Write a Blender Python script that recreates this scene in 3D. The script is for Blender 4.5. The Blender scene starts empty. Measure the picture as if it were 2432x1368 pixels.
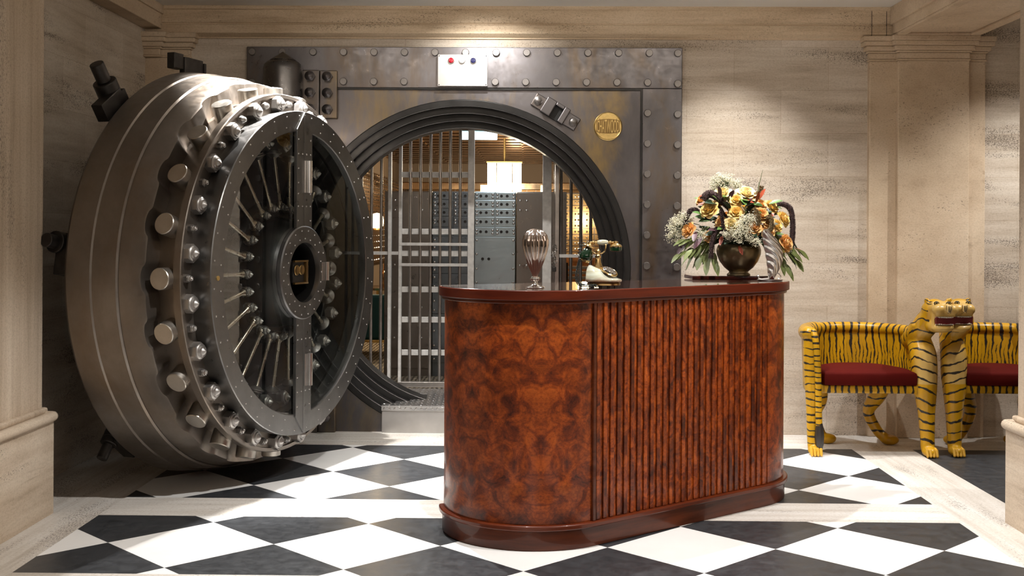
import bpy, math, random
import numpy as np
from mathutils import Vector, Matrix, Euler
PI = math.pi
sc = bpy.context.scene
COL = sc.collection

# ------------------------------------------------------------------ helpers
def link(o, parent=None):
    COL.objects.link(o)
    if parent is not None:
        o.parent = parent
    return o

def tag(o, label=None, cat=None, group=None, kind=None):
    if label: o['label'] = label
    if cat: o['category'] = cat
    if group: o['group'] = group
    if kind: o['kind'] = kind
    return o

def empty(name, loc=(0, 0, 0), rz=0.0, label=None, cat=None, group=None):
    o = bpy.data.objects.new(name, None)
    o.empty_display_size = 0.05
    o.location = loc
    o.rotation_euler = (0, 0, rz)
    COL.objects.link(o)
    return tag(o, label, cat, group)

def basis(d, up=(0, 0, 1)):
    z = Vector(d).normalized()
    u = Vector(up)
    if abs(z.dot(u)) > .99: u = Vector((1, 0, 0))
    x = u.cross(z).normalized()
    y = z.cross(x)
    return x, y, z

class MB:
    def __init__(s):
        s.v = []; s.f = []; s.m = []; s.uv = None; s.mi = 0
    def add(s, vs, fs, M=None):
        b = len(s.v)
        if M is not None: vs = [M @ Vector(p) for p in vs]
        s.v += [tuple(p) for p in vs]
        s.f += [tuple(i + b for i in f) for f in fs]
        s.m += [s.mi] * len(fs)
        return s
    def box(s, x0, x1, y0, y1, z0, z1, M=None):
        vs = [(x0,y0,z0),(x1,y0,z0),(x1,y1,z0),(x0,y1,z0),(x0,y0,z1),(x1,y0,z1),(x1,y1,z1),(x0,y1,z1)]
        return s.add(vs, [(3,2,1,0),(4,5,6,7),(0,1,5,4),(1,2,6,5),(2,3,7,6),(3,0,4,7)], M)
    def cyl(s, p0, p1, r0, r1=None, n=16, caps=True, ph=0.0):
        r1 = r0 if r1 is None else r1
        p0 = Vector(p0); p1 = Vector(p1); x, y, z = basis(p1 - p0)
        vs = []
        for p, r in ((p0, r0), (p1, r1)):
            for k in range(n):
                a = ph + 2 * PI * k / n
                vs.append(p + x * (r * math.cos(a)) + y * (r * math.sin(a)))
        fs = [(k, (k + 1) % n, n + (k + 1) % n, n + k) for k in range(n)]
        if caps: fs += [tuple(range(n - 1, -1, -1)), tuple(range(n, 2 * n))]
        return s.add(vs, fs)
    def lathe(s, prof, n=32, o=(0, 0, 0), ax=(0, 0, 1), M=None, closed=False, mod=None, caps=True):
        # prof: list of (radius, height along axis)
        x, y, z = basis(ax); o = Vector(o); vs = []; fs = []; L = len(prof)
        for (r, h) in prof:
            for k in range(n):
                a = 2 * PI * k / n
                rr = r * (mod(a, h) if mod else 1)
                vs.append(o + x * (rr * math.cos(a)) + y * (rr * math.sin(a)) + z * h)
        rows = L if closed else L - 1
        for i in range(rows):
            j = (i + 1) % L
            for k in range(n):
                kk = (k + 1) % n
                fs.append((i*n+k, i*n+kk, j*n+kk, j*n+k))
        if caps and not closed:
            if prof[0][0] > 1e-6: fs.append(tuple(range(n - 1, -1, -1)))
            if prof[-1][0] > 1e-6: fs.append(tuple((L-1)*n + k for k in range(n)))
        return s.add(vs, fs, M)
    def tube(s, pts, r, n=8, caps=True, flat=1.0):
        pts = [Vector(p) for p in pts]; L = len(pts)
        rs = r if isinstance(r, (list, tuple)) else [r] * L
        vs = []; fs = []
        d0 = (pts[1] - pts[0]).normalized()
        x, y, z = basis(d0)
        for i, p in enumerate(pts):
            d = (pts[min(i+1, L-1)] - pts[max(i-1, 0)]).normalized()
            x = (x - d * x.dot(d)).normalized(); y = d.cross(x)
            for k in range(n):
                a = 2 * PI * k / n
                vs.append(p + x * (rs[i] * math.cos(a)) + y * (rs[i] * flat * math.sin(a)))
        for i in range(L - 1):
            for k in range(n):
                kk = (k + 1) % n
                fs.append((i*n+k, i*n+kk, (i+1)*n+kk, (i+1)*n+k))
        if caps: fs += [tuple(range(n-1, -1, -1)), tuple((L-1)*n+k for k in range(n))]
        return s.add(vs, fs)
    def ball(s, c, r, nu=16, nv=10, M=None):
        if not isinstance(r, (list, tuple)): r = (r, r, r)
        vs = [(c[0], c[1], c[2] - r[2])]; fs = []
        for j in range(1, nv):
            t = PI * j / nv
            for i in range(nu):
                a = 2 * PI * i / nu
                vs.append((c[0] + r[0]*math.sin(t)*math.cos(a), c[1] + r[1]*math.sin(t)*math.sin(a), c[2] - r[2]*math.cos(t)))
        vs.append((c[0], c[1], c[2] + r[2])); e = len(vs) - 1
        for i in range(nu):
            k = (i + 1) % nu
            fs.append((0, 1 + k, 1 + i))
            for j in range(nv - 2):
                a = 1 + j*nu
                fs.append((a+i, a+k, a+nu+k, a+nu+i))
            a = 1 + (nv-2)*nu
            fs.append((a+i, a+k, e))
        return s.add(vs, fs, M)
    def prism(s, poly, z0, z1, M=None):
        n = len(poly)
        vs = [(p[0], p[1], z0) for p in poly] + [(p[0], p[1], z1) for p in poly]
        fs = [tuple(range(n-1, -1, -1)), tuple(range(n, 2*n))] + [(k, (k+1) % n, n+(k+1) % n, n+k) for k in range(n)]
        return s.add(vs, fs, M)
    def build(s, name, mat, parent=None, smooth=True, bevel=0.0, seg=2, world=False, uv=None, sharp=35):
        me = bpy.data.meshes.new(name)
        vs = s.v
        if world and parent is not None:
            Mi = parent.matrix_basis.inverted()
            vs = [tuple(Mi @ Vector(p)) for p in vs]
        me.from_pydata([tuple(p) for p in vs], [], s.f)
        mats = mat if isinstance(mat, (list, tuple)) else [mat]
        for m_ in mats: me.materials.append(m_)
        if len(mats) > 1: me.polygons.foreach_set('material_index', s.m)
        if uv is not None:
            L = me.uv_layers.new(name='UVMap')
            for p in me.polygons:
                for li in p.loop_indices:
                    L.data[li].uv = uv(me.vertices[me.loops[li].vertex_index].co, p.normal)
        if smooth:
            me.polygons.foreach_set('use_smooth', [True] * len(me.polygons))
            me.set_sharp_from_angle(angle=math.radians(sharp))
        me.update()
        o = bpy.data.objects.new(name, me)
        link(o, parent)
        if bevel:
            b = o.modifiers.new('bevel', 'BEVEL'); b.width = bevel; b.segments = seg
            b.limit_method = 'ANGLE'; b.angle_limit = math.radians(40)
        return o

def copy_tree(o, parent=None):
    c = o.copy(); COL.objects.link(c)
    if parent is not None: c.parent = parent
    for ch in o.children: copy_tree(ch, c)
    return c

def dup(o, parent=None, loc=None, rot=None, **kw):
    c = o.copy(); COL.objects.link(c)
    if parent is not None: c.parent = parent
    if loc is not None: c.location = loc
    if rot is not None: c.rotation_euler = rot
    for k, v in kw.items(): c[k] = v
    return c

def rotz(a): return Matrix.Rotation(a, 4, 'Z')

# ------------------------------------------------------------------ materials
def newmat(name):
    m = bpy.data.materials.new(name); m.use_nodes = True
    nt = m.node_tree; b = nt.nodes['Principled BSDF']
    return m, nt, b
def N(nt, t, **kw):
    n = nt.nodes.new(t)
    for k, v in kw.items():
        if k.startswith('i_'):
            key = k[2:]; key = int(key) if key.isdigit() else key.replace('_', ' ')
            n.inputs[key].default_value = v
        else: setattr(n, k, v)
    return n
def ramp(nt, stops, interp='LINEAR'):
    n = nt.nodes.new('ShaderNodeValToRGB'); e = n.color_ramp.elements
    n.color_ramp.interpolation = interp
    while len(e) < len(stops): e.new(0.5)
    for k, (p, c) in enumerate(stops):
        e[k].position = p
        e[k].color = (c, c, c, 1) if isinstance(c, (int, float)) else (*c, 1)
    return n
def mixc(nt, fac, a, b, mode='MIX'):
    n = nt.nodes.new('ShaderNodeMix'); n.data_type = 'RGBA'; n.blend_type = mode
    for sock, val in ((n.inputs[0], fac), (n.inputs[6], a), (n.inputs[7], b)):
        if hasattr(val, 'links') or hasattr(val, 'is_linked'): nt.links.new(val, sock)
        elif isinstance(val, (int, float)): sock.default_value = val
        else: sock.default_value = (*val, 1)
    return n.outputs[2]
def mth(nt, op, a, b=None, c=None, clamp=False):
    n = nt.nodes.new('ShaderNodeMath'); n.operation = op; n.use_clamp = clamp
    for k, val in enumerate((a, b, c)):
        if val is None: continue
        if hasattr(val, 'is_linked'): nt.links.new(val, n.inputs[k])
        else: n.inputs[k].default_value = val
    return n.outputs[0]
def mapped(nt, scale=(1, 1, 1), loc=(0, 0, 0), rot=(0, 0, 0), src='Object'):
    tc = N(nt, 'ShaderNodeTexCoord'); mp = N(nt, 'ShaderNodeMapping')
    mp.inputs['Scale'].default_value = scale; mp.inputs['Location'].default_value = loc; mp.inputs['Rotation'].default_value = rot
    nt.links.new(tc.outputs[src], mp.inputs['Vector'])
    return mp.outputs[0]
def noise(nt, vec, scale=5, detail=4, rough=.55, dist=0.0):
    n = N(nt, 'ShaderNodeTexNoise'); n.inputs['Scale'].default_value = scale; n.inputs['Detail'].default_value = detail
    n.inputs['Roughness'].default_value = rough; n.inputs['Distortion'].default_value = dist
    nt.links.new(vec, n.inputs['Vector']); return n.outputs['Fac']
def bump(nt, b, h, strength=.2, dist=.01):
    n = N(nt, 'ShaderNodeBump'); n.inputs['Strength'].default_value = strength; n.inputs['Distance'].default_value = dist
    nt.links.new(h, n.inputs['Height']); nt.links.new(n.outputs[0], b.inputs['Normal'])

def plain(name, col, rough=.5, metal=0.0, spec=.5, coat=0.0, var=0.0, vs=20, emit=0.0):
    m, nt, b = newmat(name)
    b.inputs['Base Color'].default_value = (*col, 1); b.inputs['Roughness'].default_value = rough
    b.inputs['Metallic'].default_value = metal; b.inputs['Specular IOR Level'].default_value = spec
    b.inputs['Coat Weight'].default_value = coat; b.inputs['Coat Roughness'].default_value = .06
    if var:
        f = noise(nt, mapped(nt), vs, 3)
        r = ramp(nt, [(.3, tuple(c * (1 - var) for c in col)), (.7, tuple(min(1, c * (1 + var)) for c in col))])
        nt.links.new(f, r.inputs[0]); nt.links.new(r.outputs[0], b.inputs['Base Color'])
    if emit:
        b.inputs['Emission Color'].default_value = (*col, 1); b.inputs['Emission Strength'].default_value = emit
    return m

def travertine(name, axis='h', tone=(1, 1, 1), pits=1.0, block=True, bw=.645, bh=.295):
    """layered limestone: pale beige with strata, pits and faint block joints; axis 'v' turns the strata upright"""
    m, nt, b = newmat(name)
    T = lambda c: tuple(x * t for x, t in zip(c, tone))
    if axis == 'h': s1, s2, s3 = (1.6, 1.6, 17), (60, 60, 120), (1.1, 1.1, 5.5)
    elif axis == 'n': s1, s2, s3 = (2.2, 2.2, 3.0), (45, 45, 70), (3.5, 3.5, 4.5)
    elif axis == 'fx': s1, s2, s3 = (.7, 14, 1), (30, 110, 1), (1.2, 6, 1)
    elif axis == 'fy': s1, s2, s3 = (14, .7, 1), (110, 30, 1), (6, 1.2, 1)
    else: s1, s2, s3 = (16, 16, .6), (120, 120, 40), (5.5, 5.5, 1.0)
    f1 = noise(nt, mapped(nt, s1, (3, 1, 2)), 1.0, 6, .6, .3)
    r1 = ramp(nt, [(.28, T((.47, .40, .325))), (.43, T((.585, .51, .43))), (.55, T((.645, .575, .495))), (.72, T((.71, .65, .575)))])
    nt.links.new(f1, r1.inputs[0])
    f2 = noise(nt, mapped(nt, (.7, .7, .9), (5, 2, 1)), 1.3, 3)
    r2 = ramp(nt, [(.3, (.80, .76, .70)), (.7, (1.06, 1.06, 1.06))])
    nt.links.new(f2, r2.inputs[0])
    col = mixc(nt, 1.0, r1.outputs[0], r2.outputs[0], 'MULTIPLY')
    gr = noise(nt, mapped(nt, (1, 1, 1.6)), 70, 3, .8); r3 = ramp(nt, [(.32, (.84, .82, .79)), (.55, (1.02, 1.02, 1.02))]); nt.links.new(gr, r3.inputs[0])
    col = mixc(nt, 1.0, col, r3.outputs[0], 'MULTIPLY')
    # pits: fine dark holes gathered in bands
    p = noise(nt, mapped(nt, s2), 1.6, 3, .7)
    band = noise(nt, mapped(nt, s3, (1, 7, 3)), 1.0, 3, .5, .4)
    rb = ramp(nt, [(.47, 0.0), (.66, .19)]); nt.links.new(band, rb.inputs[0])
    thr = mth(nt, 'SUBTRACT', .668, mth(nt, 'MULTIPLY', rb.outputs[0], pits))
    pit = mth(nt, 'MULTIPLY', mth(nt, 'SUBTRACT', p, thr), 16, clamp=True)
    # thin broken streaks along the strata
    stk = noise(nt, mapped(nt, tuple(a*(2.6 if a < 2 else 4.5) for a in s1), (2, 5, 8)), 1.0, 4, .65, .2)
    sr = ramp(nt, [(.60, 0.0), (.74, .55)]); nt.links.new(stk, sr.inputs[0])
    col = mixc(nt, sr.outputs[0], col, T((.34, .27, .20)))
    col = mixc(nt, mth(nt, 'MULTIPLY', pit, .8), col, T((.12, .095, .075)))
    if block:
        tc = N(nt, 'ShaderNodeTexCoord'); sp = N(nt, 'ShaderNodeSeparateXYZ'); nt.links.new(tc.outputs['Object'], sp.inputs[0])
        cb = N(nt, 'ShaderNodeCombineXYZ')
        nt.links.new(mth(nt, 'ADD', sp.outputs[0], sp.outputs[1]), cb.inputs[0]); nt.links.new(sp.outputs[2], cb.inputs[1])
        br = N(nt, 'ShaderNodeTexBrick'); nt.links.new(cb.outputs[0], br.inputs['Vector'])
        br.inputs['Scale'].default_value = 1; br.inputs['Brick Width'].default_value = bw; br.inputs['Row Height'].default_value = bh
        br.inputs['Mortar Size'].default_value = .0013; br.inputs['Mortar Smooth'].default_value = .3
        br.inputs['Color1'].default_value = (.90, .885, .86, 1); br.inputs['Color2'].default_value = (1.05, 1.05, 1.05, 1)
        br.inputs['Mortar'].default_value = (.72, .66, .58, 1)
        col = mixc(nt, 1.0, col, br.outputs[0], 'MULTIPLY')
    nt.links.new(col, b.inputs['Base Color'])
    b.inputs['Roughness'].default_value = .55; b.inputs['Specular IOR Level'].default_value = .3
    bump(nt, b, mth(nt, 'SUBTRACT', 1.0, pit), .35, .004)
    return m

def steel(name, c0, c1, rough=.38, metal=.9, stain=None, stain_amt=.4, scale=2.2, brushed=(1, 1, 1)):
    m, nt, b = newmat(name)
    f = noise(nt, mapped(nt, brushed), scale, 8, .65, .2)
    r = ramp(nt, [(.3, c0), (.7, c1)]); nt.links.new(f, r.inputs[0]); col = r.outputs[0]
    if stain:
        g = noise(nt, mapped(nt, (1.6, 1.6, .55), (4, 2, 9)), 1.7, 6, .65, .4)
        rs = ramp(nt, [(.48, 0.0), (.66, stain_amt)]); nt.links.new(g, rs.inputs[0])
        col = mixc(nt, rs.outputs[0], col, stain)
    nt.links.new(col, b.inputs['Base Color'])
    b.inputs['Metallic'].default_value = metal
    h = noise(nt, mapped(nt, (3, 3, 3)), 6, 6, .7)
    rr = ramp(nt, [(.3, rough - .08), (.7, rough + .12)]); nt.links.new(h, rr.inputs[0]); nt.links.new(rr.outputs[0], b.inputs['Roughness'])
    k = noise(nt, mapped(nt), 60, 4, .7); bump(nt, b, k, .06, .002)
    return m

M_trav = travertine('travertine')
M_travV = travertine('travertine_upright', 'v', (1.0, .94, .86), .8, False)
M_travP = travertine('travertine_pilaster', 'n', (1.0, .91, .79), .35, False)
M_travC = travertine('travertine_cornice', 'h', (1.02, .92, .77), .7, False)
M_travB = travertine('travertine_base', 'h', (1.0, .95, .88), .9, False)
M_travF = travertine('travertine_floor', 'h', (1.12, 1.14, 1.14), .9, False)
M_ceil = plain('ceiling_plaster', (.85, .84, .81), .85)
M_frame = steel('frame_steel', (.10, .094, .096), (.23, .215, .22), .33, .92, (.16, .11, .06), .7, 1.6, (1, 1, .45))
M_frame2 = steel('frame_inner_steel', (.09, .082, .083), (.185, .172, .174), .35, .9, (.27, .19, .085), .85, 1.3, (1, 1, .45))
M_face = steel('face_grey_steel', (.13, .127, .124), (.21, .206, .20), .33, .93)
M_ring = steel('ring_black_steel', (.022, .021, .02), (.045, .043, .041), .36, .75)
M_hingeS = steel('hinge_grey_steel', (.10, .095, .09), (.17, .16, .155), .3, .9)
M_sill = steel('sill_steel', (.30, .30, .30), (.42, .42, .42), .35, .9)
M_door = steel('door_steel', (.17, .145, .122), (.29, .256, .226), .38, .9, (.19, .135, .08), .55, 1.8)
M_bolt = steel('bolt_steel', (.42, .385, .34), (.58, .545, .49), .34, .95, (.30, .23, .16), .4, 6)
M_nut = steel('nut_steel', (.34, .32, .30), (.48, .46, .44), .42, .92, None, 0, 12)
M_dark = plain('dark_iron', (.045, .04, .036), .45, .7, var=.3)
M_black = plain('black_cavity', (.02, .02, .02), .5, .5)
M_bright = plain('bright_steel', (.62, .60, .58), .24, .95)
M_rivet = plain('rivet_steel', (.20, .185, .175), .38, .9, var=.25, vs=8)
M_brass = plain('brass', (.62, .44, .17), .33, .95, var=.12, vs=40)
M_brassd = plain('dark_brass', (.24, .15, .055), .38, .9)
M_alu = plain('brushed_aluminium', (.62, .60, .58), .38, .9, var=.12, vs=5)
M_white = plain('white_chipped_paint', (.55, .53, .50), .5, 0, var=.15, vs=30)
M_gbar = plain('gate_bar_steel', (.42, .39, .36), .3, .9, var=.2, vs=12)
M_checker = None
# ------------------------------------------------------------------ floor
def floor_mat():
    m, nt, b = newmat('marble_checker')
    tc = N(nt, 'ShaderNodeTexCoord')
    ck = N(nt, 'ShaderNodeTexChecker'); ck.inputs['Scale'].default_value = 1
    ck.inputs['Color1'].default_value = (1, 1, 1, 1); ck.inputs['Color2'].default_value = (0, 0, 0, 1)
    nt.links.new(tc.outputs['UV'], ck.inputs['Vector'])
    v = noise(nt, mapped(nt, (1, 1, 1)), 16, 8, .7, .3)
    rb = ramp(nt, [(.35, (.026, .028, .031)), (.7, (.050, .053, .058))]); nt.links.new(v, rb.inputs[0])
    v2 = noise(nt, mapped(nt, (1, 1, 1), (3, 3, 0)), 2, 5)
    rw = ramp(nt, [(.3, (.80, .785, .76)), (.7, (.86, .85, .83))]); nt.links.new(v2, rw.inputs[0])
    nt.links.new(mixc(nt, ck.outputs['Fac'], rw.outputs[0], rb.outputs[0]), b.inputs['Base Color'])
    rr = ramp(nt, [(.3, .30), (.7, .45)]); nt.links.new(v, rr.inputs[0]); nt.links.new(rr.outputs[0], b.inputs['Roughness'])
    b.inputs['Specular IOR Level'].default_value = .35
    return m
M_check = floor_mat()
TD = .3687
def floor_uv(co, n):
    x0, y0 = (-1.8627, 5.103) if co.y < 5.8 else (-1.492, 6.268)
    u = ((co.x - x0) + (co.y - y0)) / (2 * TD); v = ((co.x - x0) - (co.y - y0)) / (2 * TD)
    return (u, v)
fl = MB()
xs = [-6, -2.085, 2.07, 2.457, 6]; ys = [-2.0, 1.5, 4.262, 4.648, 5.59, 5.965, 7.455, 8.02]
for i in range(4):
    for j in range(7):
        tiles = (j in (1, 3, 5) and i in (1, 3)) or (j == 0 and i == 1)
        fl.mi = 1 if tiles else (2 if i in (0, 2) else 0)
        fl.add([(xs[i], ys[j], 0), (xs[i+1], ys[j], 0), (xs[i+1], ys[j+1], 0), (xs[i], ys[j+1], 0)], [(0, 1, 2, 3)])
# slab underside
fl.mi = 0
fl.add([(-6, -2, -.2), (6, -2, -.2), (6, 8.02, -.2), (-6, 8.02, -.2)], [(3, 2, 1, 0)])
def fuv(co, n):
    return floor_uv(co, n)
M_floorb = travertine('travertine_floor_border', 'fx', (1.10, 1.19, 1.32), .8, False)
M_floorc = travertine('travertine_floor_side', 'fy', (1.10, 1.19, 1.32), .8, False)
o = fl.build('floor', [M_floorb, M_check, M_floorc], smooth=False)
# per-face uv so a vertex shared by value in two panels still gets its own panel's grid
me = o.data; L = me.uv_layers.new(name='UVMap')
for p in me.polygons:
    c = p.center
    for li in p.loop_indices:
        co = me.vertices[me.loops[li].vertex_index].co
        x0, y0 = (-1.8627, 5.103) if c.y < 5.8 else (-1.492, 6.268)
        L.data[li].uv = (1.5, .5) if c.x > 2.457 and c.y > 5.8 else (((co.x - x0) + (co.y - y0)) / (2 * TD), ((co.x - x0) - (co.y - y0)) / (2 * TD))
tag(o, 'black and white marble checker floor with travertine borders', 'floor', kind='structure')

# ------------------------------------------------------------------ ceiling and walls
CZ = 2.92
c = MB(); c.box(-6, 6, -2.0, 8.0, CZ, CZ + .12)
tag(c.build('ceiling', M_ceil, smooth=False), 'smooth white plaster ceiling', 'ceiling', kind='structure')
WY = 7.96
w = MB()                                              # wall around the square vault frame
w.box(-6, -1.93, WY, WY + .3, 0, CZ); w.box(1.01, 6, WY, WY + .3, 0, CZ); w.box(-1.93, 1.01, WY, WY + .3, 2.62, CZ)
tag(w.build('wall_back', M_trav, smooth=False), 'travertine back wall around the vault', 'wall', kind='structure')
w = MB(); w.box(-2.95, -2.65, 5.0, WY, 0, CZ)
tag(w.build('wall_left', M_trav, smooth=False), 'dim travertine side wall behind the vault door', 'wall', kind='structure')
w = MB(); w.box(4.2, 4.5, -2.0, WY, 0, CZ)
tag(w.build('wall_right', M_trav, smooth=False), 'travertine side wall beyond the tiger chairs', 'wall', kind='structure')
w = MB(); w.box(-6, 6, -2.3, -2.0, 0, CZ)
tag(w.build('wall_front', M_trav, smooth=False), 'travertine wall of the hall behind the viewer', 'wall', kind='structure')

# cornice on the back wall: frieze, fillets and a projecting band
def cornice():
    m = MB()
    prof = [(0, 2.703), (.012, 2.703), (.012, 2.712), (.03, 2.722), (.05, 2.735), (.05, 2.792), (.044, 2.797), (.044, 2.803), (.05, 2.808), (.05, 2.893), (.062, 2.898), (.062, CZ), (0, CZ)]
    x0, x1 = -2.65, 2.5
    n = len(prof)
    m.add([(x0, WY - a, z) for a, z in prof] + [(x1, WY - a, z) for a, z in prof],
          [(k, (k+1) % n, n + (k+1) % n, n + k) for k in range(n)] + [tuple(range(n-1, -1, -1)), tuple(range(n, 2*n))])
    return m
cm = cornice(); cm.mi = 1
for x_ in (2.315, 2.415): cm.box(x_, x_ + .0035, WY - .0515, WY - .02, 2.705, 2.893)   # open joints
tag(cm.build('trim_1', [M_travC, M_dark], smooth=False), 'moulded travertine cornice along the back wall', 'cornice', kind='structure')

# beams running towards the viewer
m = MB()
m.box(2.455, 3.02, 3.0, 7.90, 2.735, CZ)
m.box(2.46, 2.52, 3.0, 7.90, 2.718, 2.735); m.box(2.95, 3.02, 3.0, 7.9, 2.718, 2.735)
m.box(2.438, 2.456, 3.0, 7.90, 2.80, CZ)
m.box(2.52, 2.95, 7.80, 7.9, 2.718, 2.735)
tag(m.build('trim_2', M_travP, smooth=False, bevel=.004), 'travertine ceiling beam with a sunk soffit on the chair side', 'beam', kind='structure')
m = MB()
m.box(-3.0, -2.535, 3.0, 7.91, 2.76, CZ); m.box(-3.0, -2.52, 3.0, 7.91, 2.86, CZ)
tag(m.build('trim_3', M_travP, smooth=False, bevel=.004), 'travertine ceiling beam above the vault door side', 'beam', kind='structure')

# pilasters with caps
def pilaster(name, steps, cap_x, zt, label):
    m = MB()
    for (x0, x1, y) in steps: m.box(x0, x1, y, WY + .01, 0, zt)
    for (x0, x1, y) in cap_x:
        for (dz0, dz1, pr) in ((0, .012, .008), (.012, .055, .002), (.055, .068, .014), (.068, .10, .03), (.10, .13, .048), (.13, .165, .055)):
            m.box(x0 - pr, x1 + pr, y - pr, WY + .01, zt + dz0, zt + dz1)
    tag(m.build(name, M_travP, smooth=False, bevel=.006), label, 'pilaster', kind='structure')
pilaster('trim_4', [(2.305, 3.09, 7.915), (2.485, 2.965, 7.87)], [(2.305, 3.09, 7.915), (2.485, 2.965, 7.87)], 2.555, 'travertine pilaster behind the tiger chairs')
pilaster('trim_5', [(-2.66, -2.345, 7.915)], [(-2.62, -2.345, 7.92), (-2.66, -2.54, 7.88)], 2.565, 'travertine corner pilaster behind the vault door')

# foreground piers with torus bases
def pier(name, x0, x1, y0, y1, side, label, blabel, bname, mat=None):
    m = MB(); m.box(x0, x1, y0, y1, .50, CZ)
    e = .02
    m.box(x0 - e, x1 + e, y0 - e, y1 + e, .485, .515)
    tag(m.build(name, mat or M_travV, smooth=False, bevel=.012, seg=3), label, 'wall', kind='structure')
    b = MB(); b.box(x0 - .055, x1 + .055, y0 - .055, y1 + .0, 0, .449)
    # torus moulding round the block
    R = .024; z = .449 + R + .001
    r = .055 + R * .35
    px0, px1, py0, py1 = x0 - .055, x1 + .055, y0 - .055, y1
    pts = []
    for (cx, cy, a0) in ((px1 - .01, py1 - .01, 0), (px0 + .01, py1 - .01, 90), (px0 + .01, py0 + .01, 180), (px1 - .01, py0 + .01, 270)):
        for k in range(5):
            a = math.radians(a0 + 90 * k / 4); pts.append((cx + .01 * math.cos(a), cy + .01 * math.sin(a), z))
    b.tube(pts + [pts[0]], R, 12, False)
    b.box(px0, px1, py0, py1, .449, .487)
    tag(b.build(bname, M_travB, bevel=.006), blabel, 'plinth', kind='structure')
pier('wall_front_left', -3.3, -2.375, 4.0, 5.62, 1, 'travertine pier with upright strata beside the vault door', 'travertine base block of the pier beside the vault door', 'baseboard_left')
pier('wall_front_right', 2.35, 3.3, 4.0, 5.61, -1, 'travertine pier in front of the tiger chairs', 'travertine base block of the pier in front of the tiger chairs', 'baseboard_right')
# ------------------------------------------------------------------ vault frame
HX, HZ = -.46, 1.135          # centre of the round opening
FY = 7.95
fr = empty('vault_frame', (HX, FY, 0), 0, 'square riveted steel vault frame with a stepped black round opening', 'vault frame')
def plate_hole(x0, x1, z0, z1, R, y0, y1, n=96):
    """plate in the xz plane with a round hole (centre HX,HZ); square outline sampled to match the circle"""
    m = MB(); vs = []; fs = []
    for k in range(n):
        a = 2*PI*k/n; ca, sa = math.cos(a), math.sin(a)
        t = min(((x1-HX)/ca if ca > 1e-9 else (x0-HX)/ca if ca < -1e-9 else 9e9), ((z1-HZ)/sa if sa > 1e-9 else (z0-HZ)/sa if sa < -1e-9 else 9e9))
        for (r, y) in ((R, y0), (t, y0), (t, y1), (R, y1)):
            vs.append((HX + r*ca, y, HZ + r*sa))
    for k in range(n):
        j = (k+1) % n
        for q in range(4):
            p = (q+1) % 4
            fs.append((k*4+q, k*4+p, j*4+p, j*4+q))
    return m.add(vs, fs)
# exact corners so the outline stays square
def plate_sq(x0, x1, z0, z1, R, y0, y1):
    m = MB(); cs = [math.atan2(z-HZ, x-HX) for x in (x0, x1) for z in (z0, z1)]
    angs = sorted(set([2*PI*k/96 - PI for k in range(96)] + cs)); n = len(angs); vs = []; fs = []
    for a in angs:
        ca, sa = math.cos(a), math.sin(a)
        t = min(((x1-HX)/ca if ca > 1e-9 else (x0-HX)/ca if ca < -1e-9 else 9e9), ((z1-HZ)/sa if sa > 1e-9 else (z0-HZ)/sa if sa < -1e-9 else 9e9))
        for (r, y) in ((R, y0), (t, y0), (t, y1), (R, y1)): vs.append((HX + r*ca, y, HZ + r*sa))
    for k in range(n):
        j = (k+1) % n
        for q in range(4):
            p = (q+1) % 4
            fs.append((k*4+q, j*4+q, j*4+p, k*4+p))
    return m.add(vs, fs)
# the round opening dips below floor level at its foot, as the step plate shows
fp = plate_sq(-1.953, 1.035, -.07, 2.644, 1.153, FY, FY + .35)
fp.build('face_plate', M_frame2, fr, world=True)
m = MB()
y0, y1 = FY - .022, FY + .01
m.box(-1.953, 1.035, y0, y1, 2.365, 2.644)
m.box(.765, 1.035, y0, y1, 0, 2.365); m.box(-1.953, -1.683, y0, y1, 0, 2.365)
m.build('border_strap', M_frame, fr, smooth=False, bevel=.004, world=True)
m = MB()                                            # diagonal mitre joint and the shadow gap round the face plate
m.box(-1.683, .765, FY - .016, FY + .004, 2.352, 2.366); m.box(.752, .766, FY - .016, FY + .004, 0, 2.352); m.box(-1.684, -1.67, FY - .016, FY + .004, 0, 2.352)
m.build('inner_moulding', M_ring, fr, smooth=False, world=True)
# stepped jamb rings, each narrower and deeper
def ring(R0, R1, ya, yb, n=96):
    m = MB()
    m.lathe([(R0, ya), (R0, yb), (R1, yb), (R1, ya)], n, (HX, 0, HZ), (0, 1, 0), closed=True)
    return m
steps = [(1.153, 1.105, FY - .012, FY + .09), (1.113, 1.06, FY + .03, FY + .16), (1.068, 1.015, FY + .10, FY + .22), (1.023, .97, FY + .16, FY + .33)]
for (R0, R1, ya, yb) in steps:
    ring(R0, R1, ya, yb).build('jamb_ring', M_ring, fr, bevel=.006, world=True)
# bright edge lines between the steps
for R, y in ((1.105, FY - .010), (1.06, FY + .032), (1.015, FY + .102), (.97, FY + .162)):
    m = MB(); m.lathe([(R + .0005, y - .002), (R + .003, y - .0035), (R + .003, y), (R + .0005, y)], 96, (HX, 0, HZ), (0, 1, 0), closed=True)
    m.build('edge_bead', M_hingeS, fr, world=True)
m = MB(); m.lathe([(.0, 0), (.021, 0), (.025, .004), (.025, .016), (.022, .02), (0, .02)], 20, (0, 0, 0), (0, -1, 0))
bolt0 = m.build('frame_bolt', M_rivet, fr)
first = True
cols_o = [-1.912, -1.706] + [-1.494 + .2093*k for k in range(12)] + [1.003]
pos = [(x, 2.606) for x in cols_o] + [(-1.285 + .2083*k, 2.405) for k in range(11)] + [(-1.706, 2.405)]
for k in range(1, 12): pos += [(.799, 2.405 - .2085*k), (1.003, 2.606 - .2085*k), (-1.912, 2.606 - .2085*k)]
pos += [(-1.706, 2.405 - .2085*k) for k in range(1, 12)]
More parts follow.
